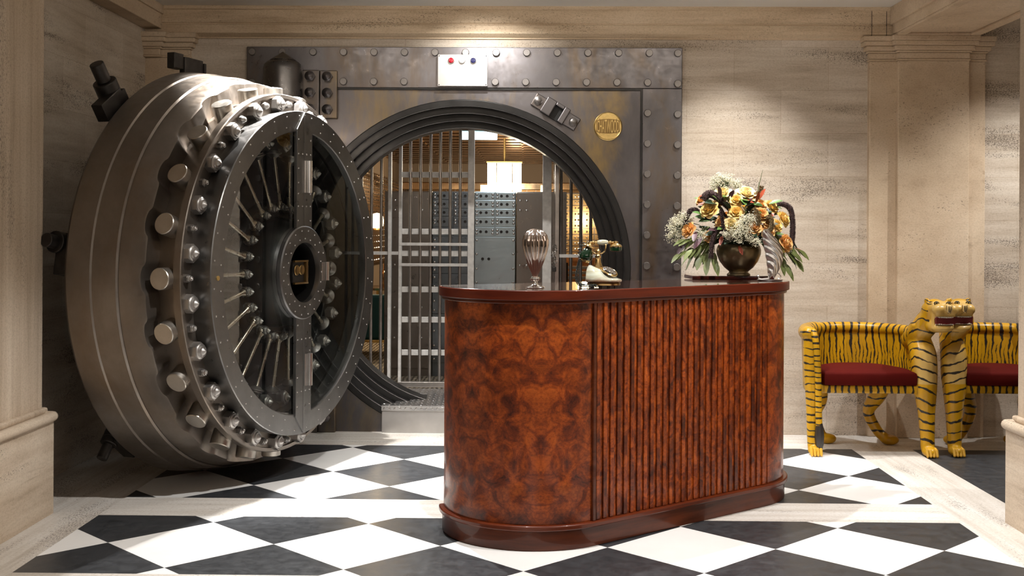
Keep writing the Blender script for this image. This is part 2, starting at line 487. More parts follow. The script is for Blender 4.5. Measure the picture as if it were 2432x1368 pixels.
for (x, z) in pos:
    if z < .1 or (-.70 < x < -.25 and z > 2.38 and z < 2.5): continue
    l = (x - HX, y0 - FY, z)
    if first: bolt0.location = l; first = False
    else: dup(bolt0, fr, l)

# vertical side seam bracket for the latch (striker)
A = math.radians(-31)
lx, lz = .172, 2.205
br = empty('striker_bracket', (lx, FY, lz), 0, 'small slotted steel striker bracket bolted above the round opening', 'bracket')
Mr = Matrix.Translation((0, 0, 0)) @ Matrix.Rotation(-A, 4, 'Y')
m = MB(); m.box(-.175, .175, -.022, .0, -.048, .045, Mr); m.build('base_plate', M_frame, br, smooth=False, bevel=.006)
m = MB(); m.box(-.095, -.022, -.065, -.02, -.055, .06, Mr); m.box(.042, .085, -.065, -.02, -.055, .06, Mr); m.box(-.022, .042, -.065, -.02, .035, .06, Mr)
m.build('slotted_block', M_frame2, br, smooth=False, bevel=.006)
m = MB(); m.box(-.022, .042, -.03, -.02, -.055, .035, Mr); m.build('slot', M_black, br, smooth=False)
for sx in (-.14, .14):
    m = MB(); p = Mr @ Vector((sx, -.022, 0)); m.lathe([(0, 0), (.03, 0), (.03, .012), (.022, .016), (.022, .022), (.012, .028), (0, .028)], 16, p, (0, -1, 0))
    m.build('bolt', M_rivet, br)

# brass maker's plaque with raised letters
pl = empty('brass_plaque', (.531, FY, 2.107), 0, 'round brass plaque with raised lettering on the vault frame', 'plaque')
m = MB(); m.lathe([(0, 0), (.098, 0), (.098, .008), (.093, .012), (.089, .009), (0, .009)], 48, (0, 0, 0), (0, -1, 0)); m.build('disc', M_brass, pl)
def barrel(x): return .047 * math.sqrt(max(0, 1 - (x / .125)**2))
m = MB(); n = 24
top = [(-.08 + .16*k/n, barrel(-.08 + .16*k/n) + .003) for k in range(n+1)]
poly = top + [(x, -z) for x, z in reversed(top)]
m.prism(poly, .0085, .0105, Matrix.Rotation(PI/2, 4, 'X')); m.build('letter_ground', M_brassd, pl, smooth=False)
cu = bpy.data.curves.new('lettering', 'FONT'); cu.body = 'CHATWOOD'; cu.align_x = 'CENTER'; cu.align_y = 'CENTER'; cu.size = 1; cu.extrude = .02; cu.space_character = .96
tmp = bpy.data.objects.new('lettering', cu); COL.objects.link(tmp)
bpy.context.view_layer.update()
me = bpy.data.meshes.new_from_object(tmp.evaluated_get(bpy.context.evaluated_depsgraph_get()))
bpy.data.objects.remove(tmp)
xs_ = [v.co.x for v in me.vertices]; zs_ = [v.co.y for v in me.vertices]
xa, xb, za, zb = min(xs_), max(xs_), min(zs_), max(zs_)
for v in me.vertices:
    x = -.076 + .152 * (v.co.x - xa) / (xb - xa); t = (v.co.y - za) / (zb - za) * 2 - 1
    d = -.0105 - (.004 if v.co.z > 0 else 0)
    v.co = (x, d, t * (barrel(x) - .001))
me.materials.clear(); me.materials.append(M_brass); me.name = 'lettering'
link(bpy.data.objects.new('lettering', me), pl)
for a in (40, 140, 220, 320):
    m = MB(); m.ball((.075*math.cos(math.radians(a)), -.009, .075*math.sin(math.radians(a))), .003, 8, 6); m.build('screw', M_brassd, pl)

# indicator panel
ip = empty('indicator_panel', (-.466, FY - .022, 2.373), 0, 'brushed metal panel with red, white and blue round lights on the frame top', 'indicator panel')
m = MB(); m.box(-.17, .17, -.03, 0, 0, .216); m.build('plate', M_alu, ip, smooth=False, bevel=.002)
M_red = plain('red_lens', (.30, .0, .012), .2, coat=.5); M_wht = plain('white_lens', (.85, .85, .83), .25, coat=.5); M_blu = plain('blue_lens', (.004, .006, .06), .2, coat=.5)
for nm, x, mt in (('red_light', -.078, M_red), ('white_light', -.004, M_wht), ('blue_light', .073, M_blu)):
    m = MB(); m.lathe([(.021, 0), (.023, .004), (.02, .009), (0, .009)], 24, (x, -.03, .173), (0, -1, 0)); b_ = m.build('bezel', M_bright, ip)
    m = MB(); m.lathe([(.0185, 0), (.0185, .016), (.015, .02), (0, .021)], 24, (x, -.03, .173), (0, -1, 0)); m.build(nm, mt, ip)
for sx in (-.16, .16):
    for z in (.01, .206):
        m = MB(); m.ball((sx, -.03, z), .004, 8, 6); m.build('screw', M_dark, ip)

# hinge post and plates
def hinge(z0, top, name, label):
    h = empty(name, (-1.68, FY, z0), 0, label, 'hinge')
    m = MB()
    if top:
        m.lathe([(.0, -.30), (.132, -.30), (.132, .085), (.125, .115), (.105, .135), (.085, .142), (.088, .146), (0, .205)], 40, (0, -.13, 0), (0, 0, 1)); m.build('barrel', M_hingeS, h)
    else:
        m.lathe([(.0, -.09), (.14, -.09), (.14, .25), (0, .25)], 40, (0, -.13, 0), (0, 0, 1)); m.build('barrel', M_hingeS, h)
    m = MB(); za, zb = (-.24, .09) if top else (-.12, .26)
    m.box(.10, .235, -.07, .0, za, zb); m.box(.235, .355, -.05, 0, za, zb)
    m.build('hinge_plate', M_frame2, h, smooth=False, bevel=.006)
    n0 = None
    for x, d in ((.175, -.07), (.29, -.05)):
        for k in range(3):
            z = zb - .045 - .112*k
            if n0 is None:
                m = MB(); m.cyl((0, 0, 0), (0, -.03, 0), .038, n=6); m.lathe([(.031, 0), (.033, .008), (.026, .014), (.026, .022), (.014, .034), (0, .04)], 18, (0, -.03, 0), (0, -1, 0))
                n0 = m.build('hinge_nut', M_frame2, h); n0.location = (x, d, z)
            else: dup(n0, h, (x, d, z))
    return h
hinge(2.388, True, 'upper_hinge', 'heavy upper hinge with a domed barrel and six capped nuts beside the vault door')
hinge(.12, False, 'lower_hinge', 'heavy lower hinge block with capped nuts at the foot of the vault door')

# step with chequer plate tread
st = empty('entry_step', (-.46, 7.91, 0), 0, 'pale metal step with a diamond plate tread into the vault', 'step')
m = MB(); m.box(-.548, .548, .0, .036, 0, .150); m.build('riser', M_alu, st, smooth=False, bevel=.004)
def halfw(y):                                         # half width of the tread between the curving jamb rings
    P = [(-.006, .55), (.072, .55), (.08, .47), (.142, .465), (.15, .375), (.202, .37), (.21, .26), (.385, .27), (.392, .5), (.66, .5)]
    for (a, u), (b, v) in zip(P, P[1:]):
        if y <= b: return u + (v - u)*(y - a)/(b - a)
    return .5
def trz(y): return .187 + .028*max(0, min(1, y/.39))   # the tread rises a little into the vault
ys_ = [-.006, .072, .08, .142, .15, .202, .21, .385, .392, .66]
m = MB(); n = len(ys_); vs = []
for y in ys_: vs += [(-halfw(y), y, trz(y) - .012), (halfw(y), y, trz(y) - .012), (halfw(y), y, trz(y)), (-halfw(y), y, trz(y))]
fs = [(0, 1, 2, 3), (4*n-1, 4*n-2, 4*n-3, 4*n-4)]
for k in range(n-1):
    for q in range(4): p = (q+1) % 4; fs.append((4*k+p, 4*k+q, 4*k+4+q, 4*k+4+p))
m.add(vs, fs); m.box(-.55, .55, -.006, .02, .150, .1755); m.build('tread_plate', M_bright, st, smooth=False, bevel=.002)
m = MB()
for i in range(30):
    x = -.53 + i*.0365
    for j in range(19):
        y = .015 + j*.035; a = PI/4 if (i + j) % 2 else -PI/4
        if abs(x) > halfw(y + .012) - .016: continue
        m.ball((0, 0, 0), 1, 6, 4, Matrix.Translation((x, y, trz(y))) @ rotz(a) @ Matrix.Diagonal((.014, .0045, .003, 1)))
    a = PI/4 if i % 2 else -PI/4
    m.ball((0, 0, 0), 1, 6, 4, Matrix.Translation((x, -.006, .169)) @ Matrix.Rotation(a, 4, 'Y') @ Matrix.Diagonal((.014, .003, .0045, 1)))
m.build('diamond_pattern', M_bright, st)
# ------------------------------------------------------------------ the round vault door, swung open
DA = math.radians(71.7546)            # local x = across the face (away from viewer), y = into the drum, z = up
vd = empty('vault_door', (-1.26659, 6.45295, 0), DA, 'massive round steel vault door swung open, with a glazed inner face', 'vault door')
DZ = 1.15
def AX(m, prof, n=120, closed=False, mod=None, caps=True):     # prof: (R, s) s>0 towards the viewer side of the face
    return m.lathe([(R, -s) for R, s in prof], n, (0, 0, DZ), (0, 1, 0), closed=closed, mod=mod, caps=caps)
def pt(s, R, deg):                                   # deg 0 = near side, 90 = top
    a = math.radians(deg); return Vector((-R*math.cos(a), -s, DZ + R*math.sin(a)))
def rad(deg): a = math.radians(deg); return Vector((-math.cos(a), 0, math.sin(a)))
AXN = Vector((0, -1, 0))
# drum bands, tapering in three steps
m = MB(); AX(m, [(0, -.72), (.95, -.72), (1.0, -.69), (1.11, -.685), (1.128, -.675), (1.136, -.66), (1.121, -.535), (1.112, -.528)], caps=False); m.build('drum_band', M_door, vd, sharp=28)
m = MB(); AX(m, [(1.0, -.53), (1.113, -.53), (1.098, -.402), (1.088, -.395)], caps=False); m.build('drum_band', M_door, vd, sharp=28)
m = MB(); vs = []; fs = []; nA = 480
for k in range(nA):                                  # front edge cut back in a scallop behind every locking bolt
    dg = 360*k/nA; q = ((dg + 7.5) % 15 - 7.5)/3.8
    sf = -.262 - (.024*math.sqrt(max(0, 1 - q*q)) if abs(q) < 1 else 0)
    for (R_, s_) in ((1.0, -.397), (1.086, -.397), (1.086 - .024*(sf + .397 - .012)/.122, sf - .010), (1.086 - .03*(sf + .397)/.135, sf), (.93, sf)): vs.append(pt(s_, R_, dg))
for k in range(nA):
    for q in range(4): fs.append((k*5+q, k*5+q+1, ((k+1) % nA)*5+q+1, ((k+1) % nA)*5+q))
m.add(vs, fs); m.build('drum_band', M_door, vd, sharp=28)
m = MB(); AX(m, [(.9, -.33), (.952, -.33), (.952, -.14), (.90, -.14)], caps=False); m.build('bolt_channel', M_door, vd)
m = MB(); AX(m, [(.985, -.155), (.996, -.148), (.996, -.110), (.992, -.106), (.974, -.106), (.972, -.118), (.88, -.118), (.80, -.125), (.80, -.155)], closed=True); m.build('flange', M_door, vd)
# front ring
m = MB(); AX(m, [(.785, -.10), (.89, -.118), (.897, -.06), (.900, -.004), (.896, 0), (.790, 0), (.785, -.004)], closed=True); m.build('face_ring', M_face, vd)
m = MB()
for k in range(40):
    d = 4.5 + 9*k
    for R, dd in ((.815, 0), (.872, 1.2)):
        p = pt(.0, R, d + dd); m.ball(p, .0045, 8, 5)
m.build('ring_screws', M_bright, vd)
m = MB(); p = pt(0, .84, 0); m.cyl(p, p + AXN*.004, .012, n=16); m.build('face_badge', M_brass, vd)
# radial locking bolts
m = MB(); m.lathe([(.054, -.10), (.054, .060), (.051, .064), (0, .065)], 28, (0, 0, 0), (0, 0, 1)); lb = m.build('locking_bolt', M_bolt, vd)
def place_dir(o, p, d):
    o.location = p; o.rotation_mode = 'QUATERNION'; o.rotation_quaternion = Vector((0, 0, 1)).rotation_difference(Vector(d))
for k in range(24):
    o_ = lb if k == 0 else dup(lb, vd)
    place_dir(o_, pt(-.198, .972, 15*k), rad(15*k))
# capped hexagon nuts on the flange: large and small, alternating
def nut(name, R, H, tip, mat):
    m = MB(); m.cyl((0, 0, 0), (0, 0, H), R, n=6)
    m.lathe([(R*.84, H), (R*.84, H + .003), (R*.74, H + .008), (R*.66, H + .009), (R*.60, H + .016), (R*.42, H + .018), (R*.30, H + tip*.75), (0, H + tip)], 18)
    return m.build(name, mat, vd)
bn = nut('hex_nut', .047, .040, .034, M_nut); sn = nut('small_nut', .021, .022, .022, M_nut)
for k in range(24):
    o_ = bn if k == 0 else dup(bn, vd); place_dir(o_, pt(-.118, .938, 7.5 + 15*k), AXN)
    o_ = sn if k == 0 else dup(sn, vd); place_dir(o_, pt(-.118, .940, 15*k), AXN)
# inside, behind the glass
m = MB(); AX(m, [(.93, -.20), (.80, -.205), (.665, -.205), (.66, -.21), (.655, -.46), (0, -.46)], caps=False); m.build('inner_well', M_black, vd)
m = MB(); AX(m, [(.786, -.11), (.80, -.205), (.79, -.2), (.775, -.11)], closed=True); m.build('well_rim', M_dark, vd)
bi = nut('inner_nut', .040, .040, .036, M_nut)
for k in range(24):
    o_ = bi if k == 0 else dup(bi, vd); place_dir(o_, pt(-.205, .725, 7.5 + 15*k), AXN)
m = MB(); AX(m, [(.0, -.45), (.31, -.45), (.31, -.16), (.29, -.05), (.262, -.018), (.262, -.014), (.165, -.014), (.165, -.30), (0, -.30)]); m.build('hub_drum', M_ring, vd)
m = MB(); AX(m, [(.29, -.17), (.39, -.175), (.40, -.19), (.40, -.23), (.29, -.23)]); m.build('rod_collar', M_dark, vd)
hn = nut('hub_nut', .026, .05, .03, M_nut)
for k in range(24):
    o_ = hn if k == 0 else dup(hn, vd); place_dir(o_, pt(-.175, .362, 15*k), AXN)
m = MB()                                             # link rod, built along +z from the hub outwards
m.lathe([(.026, -.012), (.028, 0), (.026, .012)], 14, (0, 0, .0)); m.lathe([(.02, 0), (.021, .02), (.012, .035), (.0105, .13), (.0125, .131), (.0125, .136), (.0105, .137), (.0105, .22), (.0125, .221), (.0125, .226), (.0105, .227), (.0105, .275), (.016, .285), (.016, .30)], 14)
rd = m.build('link_rod', steel('rod_bronze_steel', (.30, .24, .18), (.48, .42, .35), .3, .95, None, 0, 8), vd)
m = MB(); m.lathe([(.02, -.01), (.03, .0), (.046, .008), (.046, .014), (.036, .018), (.036, .024), (0, .025)], 20); fl_ = m.build('rod_flange', M_rivet, vd)
for k in range(24):
    d = 15*k; a_ = pt(-.15, .365, d); b_ = pt(-.19, .655, d)
    o_ = rd if k == 0 else dup(rd, vd); place_dir(o_, a_, b_ - a_)
    o_ = fl_ if k == 0 else dup(fl_, vd); place_dir(o_, b_, b_ - a_)
# hub ring and straps across the glass
def flat(m, poly, s0, s1):                            # polygon in (u, v) of the face, extruded along the axis
    return m.add([(u, -s0, DZ + v) for u, v in poly] + [(u, -s1, DZ + v) for u, v in poly],
        [tuple(range(len(poly)-1, -1, -1)), tuple(range(len(poly), 2*len(poly)))] + [(k, (k+1) % len(poly), len(poly)+(k+1) % len(poly), len(poly)+k) for k in range(len(poly))])
m = MB(); AX(m, [(.165, -.03), (.168, .012), (.255, .012), (.262, .006), (.262, -.02)], closed=True); m.build('hub_ring', M_face, vd)
for sgn in (1, -1):
    m = MB(); poly = [(-.085, .24), (-.085, .795), (0, .895), (.085, .795), (.085, .24)]
    flat(m, [(u, v*sgn) for u, v in poly], -.012, .007); m.box(-.006, .006, -.009, -.006, DZ + .26*sgn if sgn > 0 else DZ - .88, DZ + .88 if sgn > 0 else DZ - .26)
    m.build('glass_strap', M_face, vd, smooth=False, bevel=.003)
m = MB()
for sgn in (1, -1):
    for v in (.29, .37, .44, .50, .58, .66, .74):
        for u in ((-.07, .065) if v not in (.37, .66) else (-.07, -.025, .02, .065)):
            m.ball((u, -.007, DZ + v*sgn), .0045, 8, 5)
for k in range(20):
    for R, dd in ((.19, 0), (.235, 9)):
        p = pt(.012, R, 18*k + dd); m.ball(p, .0045, 8, 5)
m.build('strap_screws', M_bright, vd)
for (u, v) in ((.028, .535), (.045, -.545), (.235, 0)):
    h_ = .09 if u < .2 else .052
    m = MB(); m.cyl((u, -.02, DZ + v - h_), (u, -.02, DZ + v + h_), .017, n=16); m.box(u - .045, u, -.014, -.006, DZ + v - h_, DZ + v + h_)
    m.build('strap_hinge', M_bright, vd)
# time lock in the hub
m = MB(); m.box(-.03, .10, .045, .225, DZ - .06, DZ + .06); m.build('time_lock', M_dark, vd, smooth=False, bevel=.004)
m = MB()
for v in (-.062, .062): m.box(-.035, .115, .03, .045, DZ + v - .005, DZ + v + .005)
m.box(.09, .112, .03, .055, DZ - .06, DZ + .06); m.build('time_lock_frame', M_brassd, vd, smooth=False)
for u in (.0, .055):
    m = MB(); m.lathe([(.026, 0), (.03, .004), (.026, .008), (.02, .006), (0, .006)], 24, (u, .043, DZ + .012), (0, -1, 0)); m.build('lock_dial', M_brassd, vd)
m = MB()
for k in range(8): m.box(.113 + k*.004, .1155 + k*.004, .045, .20, DZ - .055 + .003*k, DZ + .055 - .003*k)
m.build('lock_ribs', M_dark, vd, smooth=False)
# glass: two half panes
def glass_mat():
    m, nt, b = newmat('clear_glass'); nt.nodes.remove(b)
    out = nt.nodes['Material Output']
    fz = N(nt, 'ShaderNodeFresnel'); fz.inputs['IOR'].default_value = 1.85; ge = N(nt, 'ShaderNodeNewGeometry')
    g = N(nt, 'ShaderNodeBsdfGlossy'); g.inputs['Roughness'].default_value = .0; g.inputs['Color'].default_value = (1, 1, 1, 1)
    t = N(nt, 'ShaderNodeBsdfTransparent'); t.inputs['Color'].default_value = (.95, .97, .96, 1)
    mx = N(nt, 'ShaderNodeMixShader'); nt.links.new(mth(nt, 'MULTIPLY', fz.outputs[0], mth(nt, 'SUBTRACT', 1.0, ge.outputs['Backfacing'])), mx.inputs[0]); nt.links.new(t.outputs[0], mx.inputs[1]); nt.links.new(g.outputs[0], mx.inputs[2])
    nt.links.new(mx.outputs[0], out.inputs['Surface']); return m
M_glass = glass_mat()
for sgn in (-1, 1):
    a0 = math.asin(.08 / .79)
    pts = [( .262*math.cos(a)*0 + sgn*.79*math.sin(a), .79*math.cos(a)) for a in [a0 + (PI - 2*a0)*k/40 for k in range(41)]]
    ai = math.asin(.08 / .255)
    inn = [(sgn*.255*math.sin(a), .255*math.cos(a)) for a in [ai + (PI - 2*ai)*k/24 for k in range(25)]]
    m = MB(); flat(m, pts + inn[::-1], -.022, -.016); m.build('glass_pane', M_glass, vd, smooth=False)
# fittings on the outer side of the door
def back_lug(deg, R, L1, L2, r1, r2):
    p = pt(-.755, R, deg); d = rad(deg)
    m = MB(); m.cyl(p - d*.14, p + d*L1, r1, n=20); m.cyl(p + d*L1, p + d*(L1 + L2), r2, n=18)
    q = pt(-.74, R - .12, deg); t_ = d.cross(AXN)
    x, y, z = t_, AXN, d
    M_ = Matrix(((x[0], y[0], z[0], q[0]), (x[1], y[1], z[1], q[1]), (x[2], y[2], z[2], q[2]), (0, 0, 0, 1)))
    m.box(-.05, .05, -.03, .05, -.35, .1, M_); m.box(-.16, .02, -.02, .05, .02, .12, M_)
    m.build('pressure_lug', M_dark, vd, smooth=True, bevel=.004)
back_lug(53.5, 1.20, .05, .105, .062, .037); back_lug(9, 1.10, .02, .06, .055, .035); back_lug(-52, 1.12, .01, .085, .045, .028)
m = MB(); p = pt(-.8, 1.13, 88)
m.box(-.03, .15, .76, .80, DZ + 1.05, DZ + 1.235); m.box(-.12, -.03, .77, .82, DZ + 1.16, DZ + 1.25); m.box(.15, .17, .75, .85, DZ + 1.05, DZ + 1.22)
m.build('top_bracket', M_dark, vd, smooth=False, bevel=.004)
m = MB(); m.box(-.2, 1.25, .74, .86, DZ - .12, DZ + .12); m.box(-.1, .1, .72, .8, .2, 2.1); m.box(.15, .95, .73, .82, DZ - .62, DZ - .42); m.box(.15, .95, .73, .82, DZ + .42, DZ + .62)
m.build('crane_hinge_arm', M_dark, vd, smooth=False, bevel=.01)
# ------------------------------------------------------------------ inside the vault
VZ = .187
M_vfloor, nt_, b_ = newmat('vault_floor_herringbone')
wv = N(nt_, 'ShaderNodeTexWave'); wv.inputs['Scale'].default_value = 9; wv.inputs['Distortion'].default_value = 3; wv.inputs['Detail Scale'].default_value = 2
nt_.links.new(mapped(nt_, (1, 1, 1)), wv.inputs['Vector'])
rw_ = ramp(nt_, [(.35, (.10, .075, .05)), (.6, (.42, .34, .24))]); nt_.links.new(wv.outputs['Fac'], rw_.inputs[0]); nt_.links.new(rw_.outputs[0], b_.inputs['Base Color']); b_.inputs['Roughness'].default_value = .5
M_copper = plain('copper_slat', (.55, .36, .20), .13, .98, var=.35, vs=5)
M_vwall = plain('vault_wall_paint', (.30, .22, .15), .6)
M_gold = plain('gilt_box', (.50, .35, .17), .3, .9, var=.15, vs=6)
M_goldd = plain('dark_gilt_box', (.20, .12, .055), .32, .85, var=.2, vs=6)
M_cabA = steel('cabinet_brown_steel', (.22, .19, .165), (.28, .245, .215), .32, .9, None, 0, 2, (1, 1, .2))
M_cabB = steel('box_blue_steel', (.36, .42, .44), (.46, .52, .54), .34, .85, None, 0, 3, (.3, 1, 2))
M_cabC = steel('box_grey_steel', (.15, .165, .18), (.22, .235, .25), .32, .85, None, 0, 3, (.3, 1, 2))
VX0, VX1, VY1, VCZ = -2.15, 1.55, 19.0, 2.46
m = MB(); m.box(VX0 - .2, VX1 + .2, 8.30, VY1, VZ - .1, VZ); tag(m.build('floor_vault', M_vfloor, smooth=False), 'wavy striped vault floor', 'floor', kind='structure')
m = MB(); m.box(VX0 - .2, VX0, 8.30, VY1, VZ, 2.7); tag(m.build('wall_vault_left', M_vwall, smooth=False), 'vault side wall', 'wall', kind='structure')
m = MB(); m.box(VX1, VX1 + .2, 8.30, VY1, VZ, 2.7); tag(m.build('wall_vault_right', M_vwall, smooth=False), 'vault side wall', 'wall', kind='structure')
m = MB(); m.box(VX0, VX1, VY1, VY1 + .2, VZ, 2.7); tag(m.build('wall_vault_back', M_vwall, smooth=False), 'far vault wall', 'wall', kind='structure')
m = MB(); m.box(VX0 - .2, VX1 + .2, 8.30, VY1, VCZ + .07, 2.7)
tag(m.build('ceiling_vault', M_dark, smooth=False), 'coppery vault ceiling', 'ceiling', kind='structure')
m = MB(); y = 9.0
while y < 18.9:
    m.box(VX0, VX1, y - .13, y + .13, VCZ - .012, VCZ + .05)
    for x in (-1.9, -1.3, -.7, -.1, .5, 1.1): m.box(x - .012, x + .012, y - .14, y + .14, VCZ - .02, VCZ + .06)
    y += .44
o = m.build('ceiling_slats', M_copper); tag(o, 'rows of glinting copper slats under the vault ceiling', 'ceiling slats', kind='stuff')
m = MB()                                             # wall between lobby and vault round the tunnel
for (x0, x1, z0, z1) in ((VX0 - .2, HX - 1.06, 0, 2.7), (HX + 1.06, VX1 + .2, 0, 2.7), (HX - 1.06, HX + 1.06, HZ + 1.06, 2.7)):
    m.box(x0, x1, 8.36, 8.46, z0, z1)
tag(m.build('trim_6', M_vwall, smooth=False), 'inner face of the vault front wall', 'wall', kind='structure')

# barred gate leaf
GY = 8.6; GT = 2.16
def bars(root, xs, z0, z1, r=.0115, mat=None, name='bar'):
    b0 = None
    for x in xs:
        if b0 is None:
            m = MB(); m.cyl((0, 0, z0), (0, 0, z1), r, n=12); b0 = m.build(name, mat or M_gbar, root); b0.location = (x, 0, 0)
        else: dup(b0, root, (x, 0, 0))
g = empty('barred_gate', (-.69, GY, VZ), 0, 'closed barred gate leaf with a chipped white stile, left of the open passage', 'gate')
bars(g, [-.89+.69, -.815+.69, -.74+.69, -.668+.69, -.594+.69, -.52+.69], .06, GT - VZ)
m = MB(); m.box(-.285, -.262, -.02, .02, .03, GT - VZ); m.build('hinge_stile', M_white, g, smooth=False, bevel=.003)
m = MB(); m.box(.229, .276, -.03, .03, .03, GT - VZ); m.build('lock_stile', M_white, g, smooth=False, bevel=.003)
for z in (1.283, 1.13):
    m = MB(); m.box(-.28, .24, -.022, -.008, z - VZ - .011, z - VZ + .011); m.build('front_rail', M_white, g, smooth=False, bevel=.002)
for z in (1.80, 1.377, 1.214, .945, .72, .475):
    m = MB(); m.box(-.27, .235, .012, .03, z - VZ - .021, z - VZ + .021); m.build('rear_rail', M_white, g, smooth=False, bevel=.002)
m = MB(); m.box(-.285, .27, -.03, .03, .035, .075); m.build('bottom_rail', M_gbar, g, smooth=False, bevel=.004)
g2 = empty('barred_partition', (-1.1, GY, VZ), 0, 'fixed bars between the gate and the open vault door', 'barred partition')
bars(g2, [-.155, -.08, -.007], .0, GT - VZ)
m = MB(); m.box(.046, .07, -.025, .025, 0, GT - VZ); m.build('jamb_stile', M_white, g2, smooth=False, bevel=.003)
m = MB(); m.box(-.16, .14, -.012, .012, 1.016, 1.04); m.build('cross_rail', M_white, g2, smooth=False)
g3 = empty('barred_partition', (.33, GY, VZ), 0, 'fixed bars and broad grey jamb on the telephone side of the vault passage', 'barred partition')
m = MB(); m.box(-.237, -.172, -.04, .04, 0, GT - VZ); m.build('passage_jamb', M_white, g3, smooth=False, bevel=.003)
m = MB(); m.box(-.155, -.15, -.03, -.02, 0, GT - VZ); m.box(-.145, -.115, -.03, .03, 0, GT - VZ); m.build('jamb_channel', M_gbar, g3, smooth=False, bevel=.002)
bars(g3, [-.1, -.026, .047, .121, .194], 0, GT - VZ, .012, M_rivet)
m = MB(); m.box(-.16, .23, -.012, .012, 1.003, 1.027); m.build('cross_rail', M_white, g3, smooth=False)
m = MB()
for k in range(7):
    a = k * 1.1
    M_ = Matrix.Translation((-.148 + .012*math.sin(k*1.7), -.045, 1.085 - .022*k)) @ Matrix.Rotation(a, 4, 'Z') @ Matrix.Rotation(PI/2, 4, 'X')
    m.lathe([(.014, -.003), (.016, 0), (.014, .003), (.012, 0)], 12, M=M_, closed=True)
m.build('chain', M_bright, g3)
m = MB(); m.box(-.165, -.135, -.06, -.035, .90, .935); m.build('padlock', M_dark, g3, bevel=.004)

# free standing deposit box cabinet opposite the passage
CYy = 9.5
def cabinet(name, x0, x1, mat, label, doors, ztop=1.706, depth=.5, kind=0):
    r = empty(name, ((x0 + x1)/2, CYy, VZ), 0, label, 'cabinet', 'steel deposit cabinets behind the gate')
    xm = (x0 + x1)/2
    m = MB(); m.box(x0 - xm, x1 - xm, 0, depth, 0, ztop - VZ); m.build('body', mat, r, smooth=False, bevel=.004)
    rv = []; kh = []
    for (a, b, z0, z1, keys, riv) in doors:
        d = MB(); d.box(a - xm + .002, b - xm - .002, -.012, .0, z0 - VZ + .002, z1 - VZ - .002)
        d.build('box_door', mat, r, smooth=False, bevel=.0025)
        for (x, z) in keys: kh.append((x - xm, -.012, z - VZ))
        for (x, z) in riv: rv.append((x - xm, -.012, z - VZ))
    for lst, nm, mt, big in ((rv, 'rivet', M_bright, 1), (kh, 'keyhole', M_dark, 0)):
        p0 = None
        for l in lst:
            if p0 is None:
                q = MB()
                if big: q.ball((0, 0, 0), (.0105, .006, .0105), 10, 6)
                else: q.lathe([(.012, 0), (.012, .003), (.008, .004), (.007, .001), (0, .001)], 12, (0, 0, 0), (0, -1, 0))
                p0 = q.build(nm, mt, r); p0.location = l
            else: dup(p0, r, l)
    return r
def col(a, b, small, big, ktype=1):
    out = []
    for (z0, z1) in small:
        zc = (z0 + z1)/2; w = b - a
        keys = [(a + .3*w, zc), (a + .58*w, zc)]
        riv = [(a + .017, zc + .012), (a + .017, zc - .014), (b - .017, zc + .012), (b - .017, zc - .014)]
        out.append((a, b, z0, z1, keys, riv))
    for (z0, z1) in big:
        out.append((a, b, z0, z1, [(a + .2*(b-a), (z0+z1)/2 + .02), (a + .35*(b-a), (z0+z1)/2 + .02)] if z1 - z0 > .2 else [],
                    [(x, z) for x in (a + .018, b - .018) for z in ([z0 + .03, z1 - .03] + ([(z0+z1)/2 + .06, (z0+z1)/2 - .06] if z1 - z0 > .2 else []))]))
    return out
sm = [(1.637, 1.70), (1.565, 1.637), (1.50, 1.565), (1.415, 1.50), (1.336, 1.415)]
cabinet('deposit_cabinet', -.454, -.118, M_cabB, 'bluish steel deposit cabinet seen through the open passage',
        col(-.454, -.289, sm, []) + col(-.285, -.118, sm, []) + col(-.454, -.118, [], [(.93, 1.336), (.70, .93), (.30, .70)]))
cabinet('deposit_cabinet', -.80, -.46, M_cabC, 'dark grey deposit cabinet behind the gate bars beside the white stile',
        col(-.80, -.635, sm, []) + col(-.63, -.46, sm, []) + col(-.80, -.46, [], [(1.03, 1.336), (.70, 1.03), (.30, .70)]))
def door_panel(a, b):
    w = b - a
    return [(a, b, .25, 1.70, [], [(a + x, z) for x in (.03, .085) for z in (1.63, 1.55, 1.1, .75, .5)] + [(b - .08, z) for z in (1.55, 1.1, .75, .5)]), ]
cabinet('deposit_cabinet', -1.195, -.806, M_cabA, 'tall brown steel cabinet with rivets behind the hinge side of the gate', door_panel(-1.195, -.806))
cabinet('deposit_cabinet', -.112, .30, M_cabA, 'tall dark steel cabinet behind the fluted glass ornament', door_panel(-.112, .30))
m = MB()
# walls of small gilt boxes along the sides
def box_wall(name, label, pts, gm):
    r = empty(name, pts[0], 0, label, 'box wall'); m = MB(); k = MB()
    (x0, y0, z0), (x1, y1, z1), nu, nv = pts
    d = Vector((x1 - x0, y1 - y0, 0)); L = d.length; d.normalize(); nrm = Vector((d.y, -d.x, 0))
    bd = MB(); T = Matrix(((d.x, -nrm.x, 0, 0), (d.y, -nrm.y, 0, 0), (0, 0, 1, 0), (0, 0, 0, 1)))
    bd.box(0, L, 0, .1, 0, z1 - z0, T); bd.build('carcass', M_cabA, r, smooth=False)
    for i in range(nu):
        for j in range(nv):
            a, b = L*i/nu + .006, L*(i+1)/nu - .006; c_, e_ = (z1-z0)*j/nv + .006, (z1-z0)*(j+1)/nv - .006
            m.box(a, b, -.02, 0, c_, e_, T)
            for u in (.35, .65): k.ball(T @ Vector((a + (b-a)*u, -.022, (c_+e_)/2)), .012, 6, 4)
    m.build('box_doors', gm, r, smooth=False); k.build('box_knobs', M_bright, r)
